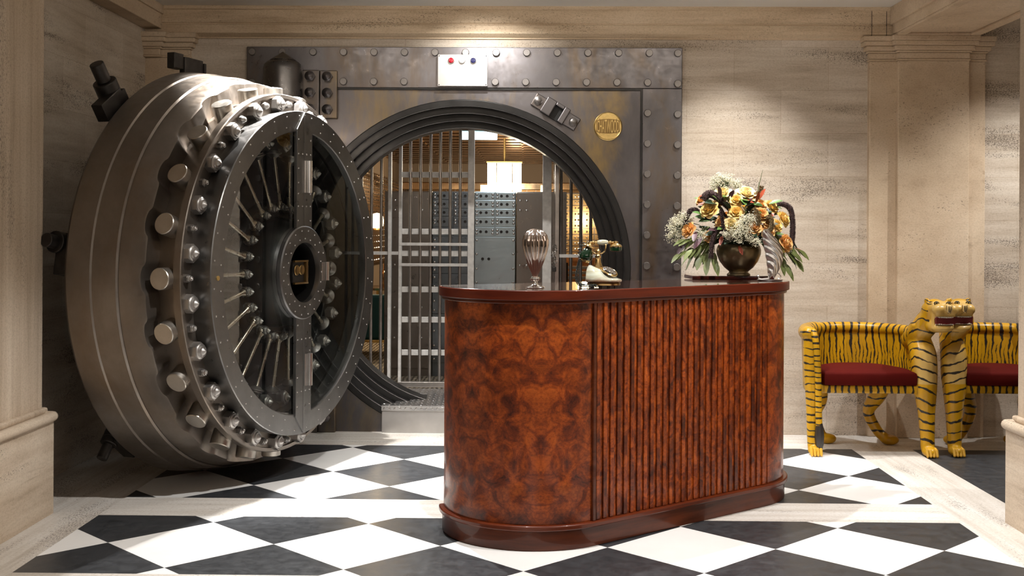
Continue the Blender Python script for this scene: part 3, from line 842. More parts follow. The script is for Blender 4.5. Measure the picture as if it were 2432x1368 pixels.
box_wall('deposit_box_wall', 'long wall of small gilt deposit boxes beyond the gate, behind the glowing wall lamp', ((VX0 + .12, 9.6, .95), (VX0 + .12, 18.8, 2.12), 46, 15), M_goldd)
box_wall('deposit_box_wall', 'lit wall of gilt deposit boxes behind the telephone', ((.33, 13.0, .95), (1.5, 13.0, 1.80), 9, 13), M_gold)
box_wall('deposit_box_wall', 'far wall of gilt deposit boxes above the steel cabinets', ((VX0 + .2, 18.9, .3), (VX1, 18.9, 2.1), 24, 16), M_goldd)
# ledge with warm lit cornice above the cabinets
b = empty('lit_shelf', (-.45, 15.5, 1.72), 0, 'warm lit brass ledge above the steel cabinets', 'ledge')
m = MB(); m.box(-1.3, 1.4, 0, .4, 0, .12); m.build('ledge_body', M_copper, b, smooth=False, bevel=.01)
m = MB(); m.box(-1.3, 1.4, -.02, .02, .20, .30); m.build('upper_rail', M_copper, b, smooth=False, bevel=.01)
# lamps
def emis(name, col, s):
    m, nt, bb = newmat(name); bb.inputs['Base Color'].default_value = (*col, 1); bb.inputs['Emission Color'].default_value = (*col, 1); bb.inputs['Emission Strength'].default_value = s
    return m
M_lamp = emis('lamp_glow', (1.0, .88, .66), 16); M_lamp2 = emis('sconce_glow', (1.0, .80, .50), 6); M_sign = emis('sign_glow', (.80, .95, 1.0), 5)
ch = empty('hanging_lamp', (-.29, 13.0, 1.80), 0, 'brilliant hanging lamp of upright glass panels above the steel cabinets', 'lamp')
for x, w in ((-.142, .095), (0, .165), (.142, .095)):
    m = MB(); m.box(x - w/2, x + w/2, -.04, .04, 0, .34); m.build('lamp_panel', M_lamp, ch, smooth=False, bevel=.004)
m = MB(); m.cyl((0, 0, .34), (0, 0, .62), .012); m.box(-.2, .2, -.05, .05, .34, .355); m.build('lamp_mount', M_brass, ch)
for x, nm in ((-.60, 'beside the white gate stile'), (.20, 'beside the passage jamb')):
    w_ = empty('wall_lamp', (x, 15.4, 1.86), 0, 'small square glowing lamp on the brass ledge ' + nm, 'lamp', 'small square lamps on the ledge')
    m = MB(); m.box(-.06, .06, -.03, 0, 0, .12); m.build('lamp_glass', M_lamp2, w_, smooth=False, bevel=.004)
    m = MB(); m.box(-.065, .065, 0, .02, -.006, .126); m.build('lamp_back', M_brass, w_, smooth=False)
for (x, y_, z, s_, l) in ((-1.80, 13.6, 1.40, 1.0, 'barrel shaped glowing wall lamp seen between the bars beside the vault door'), (.775, 12.9, 1.44, .8, 'upright glowing wall lamp above the telephone earpiece')):
    w_ = empty('wall_lamp', (x, y_, z), 0, l, 'lamp')
    m = MB(); m.lathe([(.05*s_, 0), (.075*s_, .03), (.08*s_, .09), (.07*s_, .14), (.045*s_, .17), (0, .18)], 20); m.build('lamp_shade', M_lamp2, w_)
    m = MB(); m.box(-.03, .03, .03, .1, -.03, .05); m.lathe([(.0, -.03), (.05*s_, -.02), (.05*s_, 0)], 16); m.build('lamp_bracket', M_brass, w_)
sg = empty('exit_sign', (-.53, 12.0, 2.325), 0, 'white illuminated ceiling sign with a cyan edge inside the vault', 'sign')
m = MB(); m.box(-.185, .185, -.03, .03, 0, .082); m.build('sign_face', M_sign, sg, smooth=False, bevel=.006)
m = MB(); m.box(-.2, .2, -.02, .02, .083, .089); m.build('sign_housing', plain('cyan_trim', (.25, .62, .75), .4), sg, smooth=False)
# furniture glimpsed between the bars
M_teal = plain('teal_velvet', (.03, .12, .135), .8); M_orange = plain('orange_velvet', (.55, .20, .05), .6, var=.5, vs=14); M_wood2 = plain('dark_leg', (.02, .014, .01), .5)
t = empty('teal_armchair', (-1.43, 11.0, VZ), 0, 'teal velvet armchair glimpsed between the bars', 'chair')
m = MB(); m.box(-.32, .20, -.04, .08, .15, .58); m.box(-.32, .2, .08, .5, .15, .3); m.box(-.32, -.22, .08, .5, .3, .5); m.build('upholstery', M_teal, t, bevel=.03, seg=3)
for x in (-.26, .10):
    for y_ in (0, .42):
        m = MB(); m.cyl((x, y_, 0), (x, y_, .16), .018, .028, n=8); m.build('leg', M_wood2, t)
t = empty('side_table', (-1.62, 12.4, VZ), 0, 'round copper side table behind the teal armchair', 'table')
m = MB(); m.lathe([(0, .56), (.32, .56), (.32, .585), (0, .585)], 32); m.build('tabletop', M_copper, t)
m = MB(); m.lathe([(.16, 0), (.16, .02), (.025, .04), (.025, .56)], 20); m.build('pedestal', M_brass, t)
def bottle(x, y_, z, s_, mat, label):
    o = MB(); o.lathe([(0, 0), (.04, 0), (.042, .01), (.042, .13), (.03, .17), (.014, .19), (.014, .25), (0, .25)], 20)
    r = o.build('copper_pot', mat); r.location = (x, y_, z); r.scale = (s_, s_, s_); tag(r, label, 'pot')
bottle(-1.74, 12.35, VZ + .586, 1.3, M_orange, 'tall amber glass bottle on the copper side table'); bottle(-1.55, 12.35, VZ + .586, 1.0, M_copper, 'short copper bottle on the copper side table')
so = empty('orange_banquette', (.55, 10.6, VZ), 0, 'orange velvet banquette behind the telephone, seen through the bars', 'bench')
m = MB(); m.box(-.26, .5, .12, .24, .35, .97); m.build('backrest', M_orange, so, bevel=.05, seg=4)
m = MB(); m.box(-.26, .5, -.25, .14, .2, .42); m.build('seat', M_orange, so, bevel=.04, seg=4)
for x in (-.2, .42):
    m = MB(); m.box(x, x + .05, -.2, .2, 0, .22); m.build('leg', M_wood2, so, smooth=False)
M_cream = plain('cream_slat', (.62, .55, .45), .5); M_crim = plain('crimson_velvet', (.38, .03, .045), .7)
ra = empty('slatted_rack', (.46, 10.15, VZ), 0, 'cream slatted chair back in front of the orange banquette', 'rack')
for k in range(4):
    m = MB(); m.box(-.14, .14, -.01, .01, .73 + .045*k, .755 + .045*k); m.build('slat', M_cream, ra, smooth=False, bevel=.003)
for x in (-.14, .125):
    m = MB(); m.box(x, x + .015, -.012, .012, 0, .92); m.build('post', M_wood2, ra, smooth=False)
st_ = empty('crimson_stool', (.42, 9.2, VZ), 0, 'round crimson velvet stool behind the desk telephone', 'stool')
m = MB(); m.lathe([(0, .68), (.16, .68), (.18, .71), (.175, .76), (.12, .79), (0, .795)], 32); m.build('cushion', M_crim, st_)
m = MB(); m.cyl((0, 0, 0), (0, 0, .69), .025); m.lathe([(.15, 0), (.15, .02), (.03, .03)], 24); m.build('pedestal', M_brass, st_)
# ------------------------------------------------------------------ reception desk
DL = Vector((.02, 5.45)); DR = Vector((.935, 6.22)); dd = (DR - DL).normalized(); LEN = (DR - DL).length
dn = Vector((dd.y, -dd.x))            # outward normal of the straight front
desk_rot = math.atan2(dd.y, dd.x)
# local desk frame: x along the front, y outward negative -> use local coords (x, y) with front at y = -r
dk = empty('reception_desk', (DL.x, DL.y, 0), desk_rot, 'glossy burr walnut reception desk with a rounded end and ribbed tambour front', 'desk')
A0 = math.radians(180 - 40 + 6); A1 = math.radians(42)     # where the two round ends stop (local angles)
def outline(r, a0=None, a1=None, n=28):
    """front outline: left arc, straight front, right arc; local coords"""
    out = []
    s0 = math.radians(-220 + 4)        # world ~186 deg
    for k in range(n + 1):
        a = s0 + (math.radians(-90) - s0) * k / n
        out.append((r*math.cos(a), r*math.sin(a)))
    for k in range(n + 1):
        a = math.radians(-90) + (math.radians(2) + math.radians(90)) * k / n
        out.append((LEN + r*math.cos(a), r*math.sin(a)))
    return out
def slab(name, r, z0, z1, mat, bevel=0.0, uvs=1.0):
    m = MB(); m.prism(outline(r), z0, z1)
    return m.build(name, mat, dk, bevel=bevel, sharp=30)

def burl(name, uvc=.33, strip=False):
    m, nt, b = newmat(name)
    tc = N(nt, 'ShaderNodeTexCoord'); sp = N(nt, 'ShaderNodeSeparateXYZ'); nt.links.new(tc.outputs['UV'], sp.inputs[0])
    u, v = sp.outputs[0], sp.outputs[1]
    # book-matched leaves: mirror about the centre line
    mu = mth(nt, 'PINGPONG', u, uvc)
    cb = N(nt, 'ShaderNodeCombineXYZ'); nt.links.new(mu if not strip else u, cb.inputs[0]); nt.links.new(v, cb.inputs[1])
    if strip:
        wn = N(nt, 'ShaderNodeTexWhiteNoise'); wn.noise_dimensions = '1D'; nt.links.new(mth(nt, 'FLOOR', mth(nt, 'MULTIPLY', u, 1/.0425)), wn.inputs['W'])
        nt.links.new(mth(nt, 'MULTIPLY', wn.outputs[0], 9.0), cb.inputs[2])
    vec = cb.outputs[0]
    f = noise(nt, vec, 12 if not strip else 14, 9, .68, .9)
    r1 = ramp(nt, [(.30, (.038, .006, .0015)), (.44, (.17, .029, .003)), (.56, (.34, .068, .006)), (.72, (.50, .120, .012))]); nt.links.new(f, r1.inputs[0])
    g = noise(nt, vec, 3.0, 5, .6, .7); r2 = ramp(nt, [(.36, (.36, .30, .28)), (.56, (1.1, 1.05, 1.05))]); nt.links.new(g, r2.inputs[0])
    col = mixc(nt, 1.0, r1.outputs[0], r2.outputs[0], 'MULTIPLY')
    vo = N(nt, 'ShaderNodeTexVoronoi'); vo.inputs['Scale'].default_value = 34; vo.feature = 'F1'
    mp = N(nt, 'ShaderNodeVectorMath'); mp.operation = 'ADD'
    nz = N(nt, 'ShaderNodeTexNoise'); nz.inputs['Scale'].default_value = 9; nt.links.new(vec, nz.inputs['Vector'])
    sc_ = N(nt, 'ShaderNodeVectorMath'); sc_.operation = 'SCALE'; sc_.inputs['Scale'].default_value = .12; nt.links.new(nz.outputs['Color'], sc_.inputs[0])
    nt.links.new(vec, mp.inputs[0]); nt.links.new(sc_.outputs[0], mp.inputs[1]); nt.links.new(mp.outputs[0], vo.inputs['Vector'])
    rv = ramp(nt, [(.0, .0), (.18, .0), (.34, 1.0)]); rv.color_ramp.elements[0].color = (.45, .45, .45, 1); rv.color_ramp.elements[1].color = (.7, .7, .7, 1); nt.links.new(vo.outputs['Distance'], rv.inputs[0])
    msk = noise(nt, vec, 3.3, 2); rm = ramp(nt, [(.45, 0.0), (.6, .8)]); nt.links.new(msk, rm.inputs[0])
    col = mixc(nt, rm.outputs[0], col, mixc(nt, 1.0, col, rv.outputs[0], 'MULTIPLY'))
    if strip:
        wr = ramp(nt, [(0, (.86, .84, .83)), (1, (1.08, 1.06, 1.05))]); nt.links.new(wn.outputs[0], wr.inputs[0]); col = mixc(nt, 1.0, col, wr.outputs[0], 'MULTIPLY')
    fg = noise(nt, vec, 75, 4, .75); rf = ramp(nt, [(.34, (.55, .48, .45)), (.56, (1.06, 1.05, 1.04))]); nt.links.new(fg, rf.inputs[0]); col = mixc(nt, .8, col, rf.outputs[0], 'MULTIPLY')
    nt.links.new(col, b.inputs['Base Color'])
    b.inputs['Roughness'].default_value = .5; b.inputs['Specular IOR Level'].default_value = .25; b.inputs['Coat Weight'].default_value = .35; b.inputs['Coat Roughness'].default_value = .12
    return m
M_burl = burl('burr_walnut'); M_burlS = burl('burr_walnut_strips', .33, True)
def mahog(name, c0, c1, rough=.3, coat=.6):
    m, nt, b = newmat(name)
    f = noise(nt, mapped(nt, (1.2, 1.2, 14)), 2.5, 6, .6, .6); r = ramp(nt, [(.3, c0), (.7, c1)]); nt.links.new(f, r.inputs[0]); nt.links.new(r.outputs[0], b.inputs['Base Color'])
    b.inputs['Roughness'].default_value = rough; b.inputs['Specular IOR Level'].default_value = .2; b.inputs['Coat Weight'].default_value = coat; b.inputs['Coat Roughness'].default_value = .05
    return m
M_mah = mahog('mahogany', (.065, .010, .003), (.13, .024, .006), .35, .35); M_mahd = mahog('mahogany_plinth', (.05, .010, .003), (.11, .024, .007), .36, .3)
M_top = mahog('polished_mahogany', (.014, .004, .002), (.026, .006, .003), .2, .9)
M_edge = mahog('mahogany_edge', (.06, .008, .003), (.12, .018, .005), .4, .1)
RB = .418
slab('plinth', .425, 0, .088, M_mahd, .003)
slab('ledge', .441, .088, .112, M_mah, .006)
m = MB(); m.prism(outline(.445), 1.088, 1.135); m.m = [1, 0] + [1]*(len(m.f) - 2); m.build('countertop', [M_top, M_edge], dk, bevel=.005, sharp=30)
slab('top_moulding', .432, 1.074, 1.088, M_mah, .003)
# body panels between ledge and top
def curved(name, a0, a1, cx, r, mat, n=40, u0=0.0, t=.02):
    m = MB(); vs = []; fs = []
    z0, z1 = .112, 1.076
    for k in range(n + 1):
        a = a0 + (a1 - a0) * k / n
        for (rr, z) in ((r, z0), (r, z1), (r - t, z1), (r - t, z0)): vs.append((cx + rr*math.cos(a), rr*math.sin(a), z))
    for k in range(n):
        for q in range(4):
            p = (q + 1) % 4; fs.append((k*4+q, (k+1)*4+q, (k+1)*4+p, k*4+p))
    fs += [(0, 1, 2, 3), (n*4+3, n*4+2, n*4+1, n*4)]
    m.add(vs, fs)
    def uv(co, nn):
        a = math.atan2(co.y, co.x - cx)
        if a > PI*.9 and a0 < -PI*.5: a -= 2*PI
        if a0 < -PI and a > PI*.5: a -= 2*PI
        return (u0 + (a - a0) * r, co.z)
    return m.build(name, mat, dk, uv=uv, sharp=30)
curved('curved_end_panel', math.radians(-216), math.radians(-91), 0, RB, M_burl)
curved('rounded_corner_panel', math.radians(-88), math.radians(2), LEN, RB, M_burl, u0=2.0)
# straight tambour front: backing board and raised slats
m = MB(); m.box(0.0, LEN + .012, -RB + .004, -RB + .024, .112, 1.076)
m.build('front_board', M_burlS, dk, smooth=False, uv=lambda co, nn: (co.x, co.z))
m = MB(); ns = 28; pw = LEN / ns
for k in range(ns):
    x = .012 + pw * k
    m.box(x, x + pw*.5, -RB - .0045, -RB + .005, .113, 1.075)
m.build('tambour_slats', M_burlS, dk, smooth=False, bevel=.0025, uv=lambda co, nn: (co.x + .0425*30, co.z))
m = MB(); m.box(-.014, .004, -RB - .011, -RB + .02, .112, 1.085); m.build('seam_strip', M_mahd, dk, smooth=False, bevel=.002)
m = MB(); a, b2 = outline(RB)[0], outline(RB)[-1]
m.prism([a, (a[0] + .02, a[1] - .005), (b2[0], b2[1] - .02), b2], .112, 1.076); m.build('back_panel', M_mahd, dk, smooth=False)

# ------------------------------------------------------------------ things on the desk
TZ = 1.135
# fluted mercury glass ornament
M_merc = plain('mercury_glass', (.72, .62, .57), .14, 1.0); M_cryst = plain('silvered_crystal', (.82, .80, .78), .12, 1.0)
sh = empty('fluted_glass_ornament', (.025, 5.21, TZ), .2, 'silvered fluted glass ornament, egg shaped on a short foot, on the desk end', 'ornament')
m = MB()
prof = [(.010, .048), (.013, .06), (.020, .075), (.030, .10), (.041, .13), (.050, .16), (.056, .19), (.056, .215), (.050, .238), (.040, .252), (.026, .262), (.010, .266), (0, .266)]
def flute(a, h):
    k = 14; return 1 + .16*(abs(math.cos(k*a/2 + (h - .15)*3)) - .6)*min(1, max(.2, (.275 - h)/.03))
pf = []
for i in range(len(prof) - 1):
    for q in range(4):
        t = q/4; pf.append((prof[i][0]*(1-t) + prof[i+1][0]*t, prof[i][1]*(1-t) + prof[i+1][1]*t))
pf.append(prof[-1])
m.lathe(pf, 140, mod=flute); m.build('fluted_bowl', M_merc, sh, sharp=60)
m = MB(); m.lathe([(.0, .028), (.012, .028), (.020, .034), (.023, .041), (.019, .049), (.011, .053), (0, .053)], 60, mod=lambda a, h: 1 + .06*math.cos(10*a)); m.build('knop', M_cryst, sh)
m = MB(); m.lathe([(.041, 0), (.042, .003), (.036, .007), (.018, .013), (.012, .02), (.011, .03), (0, .03)], 40); m.build('foot', M_cryst, sh)

# telephone
M_onyx, nt_, b_ = newmat('onyx')
f_ = noise(nt_, mapped(nt_, (2, 2, 26)), 2.2, 5, .55, .8)
r_ = ramp(nt_, [(.30, (.34, .30, .20)), (.42, (.44, .42, .31)), (.56, (.50, .51, .41)), (.7, (.56, .58, .49))]); nt_.links.new(f_, r_.inputs[0])
tc_ = N(nt_, 'ShaderNodeTexCoord'); sp_ = N(nt_, 'ShaderNodeSeparateXYZ'); nt_.links.new(tc_.outputs['Object'], sp_.inputs[0])
zz_ = mth(nt_, 'ADD', sp_.outputs[2], mth(nt_, 'MULTIPLY', noise(nt_, mapped(nt_), 14, 4), .035)); rz_ = ramp(nt_, [(.044, .9), (.062, .0)]); nt_.links.new(zz_, rz_.inputs[0])
nt_.links.new(mixc(nt_, rz_.outputs[0], r_.outputs[0], (.26, .095, .025)), b_.inputs['Base Color']); b_.inputs['Roughness'].default_value = .12; b_.inputs['Coat Weight'].default_value = .6
M_gilt = plain('gilt_metal', (.75, .53, .24), .2, 1.0); M_green = plain('green_enamel', (.003, .017, .006), .08, coat=.8); M_cord = plain('black_cord', (.012, .016, .014), .4)
ph = empty('telephone', (.34, 5.33, TZ), -.10, 'vintage onyx and gilt rotary telephone with a green mouthpiece on the desk', 'telephone')
m = MB(); 
# sloping onyx body: lofted rounded rectangles
def loft(m, secs, n=28, p=2.6):
    vs = []; fs = []
    for (z, cx, cy, rx, ry, tilt) in secs:
        for k in range(n):
            a = 2*PI*k/n; c_, s_ = math.cos(a), math.sin(a)
            x = cx + rx*math.copysign(abs(c_)**(2/p), c_); y = cy + ry*math.copysign(abs(s_)**(2/p), s_)
            vs.append((x, y, z + tilt*(x - cx)))
    L = len(secs)
    for i in range(L-1):
        for k in range(n):
            j = (k+1) % n; fs.append((i*n+k, i*n+j, (i+1)*n+j, (i+1)*n+k))
    fs += [tuple(range(n-1, -1, -1)), tuple((L-1)*n+k for k in range(n))]
    return m.add(vs, fs)
loft(m, [(.022, 0, 0, .078, .066, 0), (.028, 0, 0, .084, .071, 0), (.040, 0, 0, .083, .070, -.05), (.058, -.008, 0, .072, .062, -.22), (.072, -.016, 0, .058, .052, -.38), (.082, -.022, 0, .046, .042, -.42), (.086, -.024, 0, .036, .034, -.42)])
m.build('onyx_body', M_onyx, ph, sharp=50)
m = MB(); loft(m, [(.008, 0, 0, .070, .060, 0), (.010, 0, 0, .076, .066, 0), (.018, 0, 0, .077, .067, 0), (.023, 0, 0, .070, .060, 0)]); m.build('gilt_base', M_gilt, ph)
for sx in (-.05, -.015, .022, .055):
    for sy in (-.045, .045):
        m = MB(); m.cyl((sx, sy, 0), (sx, sy, .01), .006, n=10); m.build('foot', M_dark, ph)
Td = Matrix.Translation((.026, -.030, .071)) @ Matrix.Rotation(.42, 4, 'Y') @ Matrix.Rotation(.34, 4, 'X')
m = MB(); m.lathe([(.040, 0), (.041, .004), (.036, .007), (.033, .004), (.0, .004)], 36, M=Td); m.build('dial_ring', M_gilt, ph)
m = MB(); m.lathe([(.033, .004), (.033, .007), (.018, .009), (.016, .012), (0, .012)], 30, M=Td)
m.build('dial_plate', M_cryst, ph)
m = MB()
for k in range(10):
    a = math.radians(40 + 30*k); m.lathe([(.0045, .007), (.0045, .0092), (0, .0092)], 10, (.026*math.cos(a), .026*math.sin(a), 0), M=Td)
m.build('finger_holes', M_dark, ph)
m = MB(); m.lathe([(.026, .078), (.020, .095), (.014, .115), (.012, .13)], 24, (-.026, 0, 0)); m.lathe([(.012, .13), (.014, .133), (.014, .143), (.010, .147), (.008, .158), (0, .158)], 24, (-.026, 0, 0)); m.build('neck', M_gilt, ph)
m = MB()
for s_ in (-1, 1):
    pts = [Vector((-.026 + s_*x, y, z)) for x, y, z in ((0, 0, .152), (.016, 0, .154), (.030, 0, .164), (.034, 0, .178), (.036, -.012, .190), (.036, -.02, .196))]
    m.tube(pts, .0034, 8); m.tube([pts[-2], pts[-2] + Vector((0, .024, .008))], .0034, 8)
m.ball((-.026, 0, .163), .011, 14, 8)
m.build('cradle', M_gilt, ph)
HZp = .205
m = MB(); m.cyl((-.062, 0, HZp), (.062, 0, HZp), .0055, n=14)
for x in (-.048, .03): m.lathe([(.0055, -.006), (.009, -.003), (.009, .003), (.0055, .006)], 16, (x, 0, HZp), (1, 0, 0))
m.build('handset_bar', M_gilt, ph)
m = MB(); m.lathe([(0, -.026), (.009, -.024), (.0125, -.012), (.0135, 0), (.0125, .012), (.009, .024), (0, .026)], 20, (-.005, 0, HZp), (1, 0, 0)); m.build('handset_grip', M_onyx, ph)
m = MB(); m.lathe([(0, .02), (.010, .018), (.012, .008), (.024, .002), (.029, -.004), (.029, -.008), (0, -.008)], 28, (.055, 0, HZp - .012)); m.build('earpiece_cap', M_gilt, ph)
m = MB(); m.lathe([(.027, -.008), (.028, -.012), (.026, -.026), (.018, -.030), (0, -.030)], 28, (.055, 0, HZp - .012)); m.build('earpiece', M_green, ph)
Tm = Matrix.Translation((-.066, -.006, HZp - .016)) @ Matrix.Rotation(.30, 4, 'Y')
m = MB(); m.lathe([(0, .02), (.008, .018), (.010, .008), (.024, .004), (.026, 0), (.025, -.006), (.012, -.009), (0, -.009)], 28, M=Tm); m.build('mouthpiece_cap', M_gilt, ph)
m = MB(); m.lathe([(.013, -.008), (.022, -.022), (.030, -.042), (.031, -.055), (.024, -.070), (.014, -.076), (0, -.077)], 28, M=Tm); m.build('mouthpiece', M_green, ph)
m = MB(); m.lathe([(.026, -.064), (.0255, -.070), (.019, -.077), (.019, -.070)], 28, M=Tm); m.build('mouthpiece_rim', M_gilt, ph)
# curly cord: from the handset, down, round on the desk to the base
def coil(path, r, turns_per_m, wire=.0022):
    P = [Vector(p) for p in path]; pts = []; 
    # smooth path
    Q = []
    for i in range(len(P) - 1):
        p0, p1, p2, p3 = P[max(i-1, 0)], P[i], P[i+1], P[min(i+2, len(P)-1)]
        for k in range(10):
            t = k/10; Q.append(.5*((2*p1) + (-p0+p2)*t + (2*p0-5*p1+4*p2-p3)*t*t + (-p0+3*p1-3*p2+p3)*t**3))
    Q.append(P[-1]); L = 0; acc = [0]
    for i in range(1, len(Q)): L += (Q[i]-Q[i-1]).length; acc.append(L)
    n = int(L*turns_per_m*9); out = []
    x, y, z = basis(Q[1]-Q[0]); j = 0
    for i in range(n):
        s = L*i/(n-1)
        while j < len(acc)-2 and acc[j+1] < s: j += 1
        t = (s-acc[j])/max(1e-9, acc[j+1]-acc[j]); c = Q[j].lerp(Q[j+1], min(1, t)); d = (Q[j+1]-Q[j]).normalized()
        x = (x - d*x.dot(d)).normalized(); y = d.cross(x); a = 2*PI*i/9
        out.append(c + x*(r*math.cos(a)) + y*(r*math.sin(a)))
    m = MB(); m.tube(out, wire, 5); return m
m = coil([(-.07, -.006, .205), (-.098, -.01, .195), (-.112, -.012, .165), (-.108, -.015, .13)], .006, 60, .0020)
c1 = coil([(-.108, -.015, .13), (-.118, -.02, .085), (-.122, -.03, .045), (-.112, -.045, .016), (-.075, -.06, .009), (-.04, -.065, .009), (-.02, -.05, .010)], .0065, 150, .0022); m.add(c1.v, c1.f)
m.build('curly_cord', M_cord, ph)

# tray, bowl and plume
M_lac = plain('dark_lacquer', (.05, .008, .005), .15, coat=.8)
tr = empty('lacquer_tray', (1.10, 6.36, TZ), desk_rot - .6, 'low dark red lacquered board under the flower bowl', 'board')
m = MB(); m.box(-.235, .215, -.10, .10, 0, .018); m.build('board', M_lac, tr, smooth=False, bevel=.003)
M_bronze = plain('bronze_bowl', (.24, .185, .105), .3, .9, var=.45, vs=9)
vs_ = empty('bronze_flower_bowl', (1.135, 6.31, TZ + .018), 0, 'round dull bronze bowl holding the flower arrangement on the desk', 'bowl')
m = MB(); m.lathe([(0, 0), (.062, 0), (.064, .006), (.060, .012), (.052, .018), (.052, .024), (.078, .045), (.104, .08), (.118, .115), (.120, .14), (.113, .162), (.103, .172), (.100, .172), (.108, .15), (.10, .1), (.05, .05), (0, .045)], 48); m.build('bowl', M_bronze, vs_)
M_silver = plain('silver_plume', (.80, .77, .75), .26, 1.0)
pm = empty('silver_feather', (1.262, 6.10, TZ), 0, 'silver feather ornament standing on a flat dish beside the bronze bowl', 'ornament')
m = MB(); m.lathe([(0, .004), (.045, .004), (.052, .007), (.055, .006), (.05, .001), (0, .0)], 36, M=Matrix.Diagonal((1.25, .7, 1, 1))); m.build('dish', M_silver, pm)
m = MB()                                              # feather vane: ribbed curved blade
spine = []
NR = 56
for k in range(NR + 1):
    t = k/NR; spine.append(Vector((.008 + .030*math.sin(PI*min(1, t*1.05))**1.2 - .030*t, 0, .030 + .242*t)))
vs2 = []; fs2 = []
nc = 45
for i, p in enumerate(spine):
    t = i/NR; w0 = .043*math.sin(PI*min(1, (t**1.15*.90+.055)))**.75 + .002
    for side in (0, 1):
        for c_ in range(nc):
            q = -1 + 2*c_/(nc-1)
            phs = 2*PI*6.5*(t + .36*((q+1)/2)**1.4); rib = .0045*abs(math.cos(phs/2))*(1.1 - .5*((q+1)/2))
            x = p.x + q*w0*(1.0 if q > 0 else 1.0 + .10*abs(math.cos(PI*6.5*t))) ; z = p.z - abs(q)*.022*(1-t)
            y = -.016*(1-q*q) - rib + (.006 if side else 0)
            vs2.append((x, y, z))
R_ = 2*nc
for i in range(NR):
    for c_ in range(nc-1):
        a = i*R_+c_; fs2.append((a, a+1, a+R_+1, a+R_)); a += nc; fs2.append((a+1, a, a+R_, a+R_+1))
    fs2.append((i*R_, i*R_+nc, (i+1)*R_+nc, (i+1)*R_)); fs2.append((i*R_+nc-1, (i+1)*R_+nc-1, (i+1)*R_+2*nc-1, i*R_+2*nc-1))
m.add(vs2, fs2); m.build('feather_vane', M_silver, pm, sharp=70)
m = MB(); m.tube([(-.06, 0, .012), (-.045, 0, .008), (-.01, 0, .012), (0, 0, .03), (.018, 0, .10)], [.004, .005, .006, .005, .003], 10); m.ball((-.062, 0, .024), .007, 12, 8); m.tube([(-.062, 0, .02), (-.06, 0, .008)], .004, 8)
pts = [(-.01, 0, .022), (.015, 0, .042), (.045, 0, .04), (.058, 0, .024), (.052, 0, .012), (.04, 0, .012)]; m.tube(pts, .0035, 8)
m.build('scroll_stem', M_silver, pm)
# ------------------------------------------------------------------ flower arrangement
random.seed(7)
def petal_mat(name, c0, c1):
    m, nt, b = newmat(name)
    f = noise(nt, mapped(nt, (1, 1, 1)), 22, 3); r = ramp(nt, [(.3, c0), (.7, c1)]); nt.links.new(f, r.inputs[0]); nt.links.new(r.outputs[0], b.inputs['Base Color'])
    b.inputs['Roughness'].default_value = .6; b.inputs['Subsurface Weight'].default_value = .15; b.inputs['Subsurface Radius'].default_value = (.01, .006, .003); b.inputs['Subsurface Scale'].default_value = .4
    return m
M_rose = [petal_mat('rose_yellow', (.86, .56, .15), (.90, .70, .30)), petal_mat('rose_peach', (.82, .44, .14), (.88, .56, .24)), petal_mat('rose_pale', (.92, .74, .36), (.94, .84, .54))]
M_leafs = [plain('leaf_dark', (.012, .032, .012), .45, var=.4), plain('leaf_green', (.05, .11, .018), .45, var=.4), plain('leaf_olive', (.10, .12, .03), .5, var=.4)]
M_lred = plain('leaf_red', (.30, .05, .02), .5, var=.4); M_lpur = plain('leaf_plum', (.05, .012, .02), .5, var=.4)
M_stem = plain('stem_green', (.05, .08, .02), .6); M_white_f = plain('white_floret', (.72, .68, .52), .7, var=.15); M_amar = plain('amaranth_plume', (.055, .03, .028), .9, var=.5, vs=60)
M_amarg = plain('grass_plume', (.19, .13, .06), .9, var=.4, vs=60)
FO = Vector((1.135, 6.31, TZ + .018 + .215))
fa = empty('flower_arrangement', FO, 0, 'full arrangement of yellow roses, white sprays and dark drooping plumes in the bronze bowl', 'flowers')
fa.scale = (1.1, 1.05, 1.05)
def petal(m, T, w, h, curl, n=5):
    vs = []; fs = []
    for i in range(n + 1):
        t = i/n
        for j in range(n + 1):
            s = -1 + 2*j/n
            ww = w*math.sin(PI*min(1, .18 + .62*t))
            x = s*ww; z = h*t - .12*h*s*s*t; y = .35*w*s*s - curl*h*max(0, t-.45)**1.6*1.6 
            vs.append((x, y, z))
    for i in range(n):
        for j in range(n):
            a = i*(n+1)+j; fs.append((a, a+1, a+n+2, a+n+1))
    m.add(vs, fs, T)
def rose_mesh(R):
    m = MB(); m.lathe([(0, 0), (.2*R, .05*R), (.28*R, .45*R), (.18*R, .85*R), (0, .9*R)], 12)
    for ring_, (cnt, rad_, tilt, w, h, curl) in enumerate(((3, .05, -.05, .32, .95, .0), (4, .11, .05, .40, 1.0, .05), (5, .18, .16, .50, 1.02, .14), (6, .25, .34, .58, 1.0, .3), (6, .30, .56, .64, .98, .5), (6, .33, .80, .68, .92, .7))):
        for k in range(cnt):
            a = 2*PI*(k + .5*ring_)/cnt + random.uniform(-.15, .15)
            T = Matrix.Rotation(a, 4, 'Z') @ Matrix.Translation((0, -rad_*R*.6, 0)) @ Matrix.Rotation(tilt*random.uniform(.85, 1.15), 4, 'X')
            petal(m, T, w*R, h*R, curl)
    return m
rm = [rose_mesh(.042) for _ in range(4)]
def orient(o, p, d, spin=0):
    o.location = p; o.rotation_mode = 'QUATERNION'
    q = Vector((0, 0, 1)).rotation_difference(Vector(d).normalized())
    from mathutils import Quaternion
    o.rotation_quaternion = q @ Quaternion((0, 0, 1), spin)
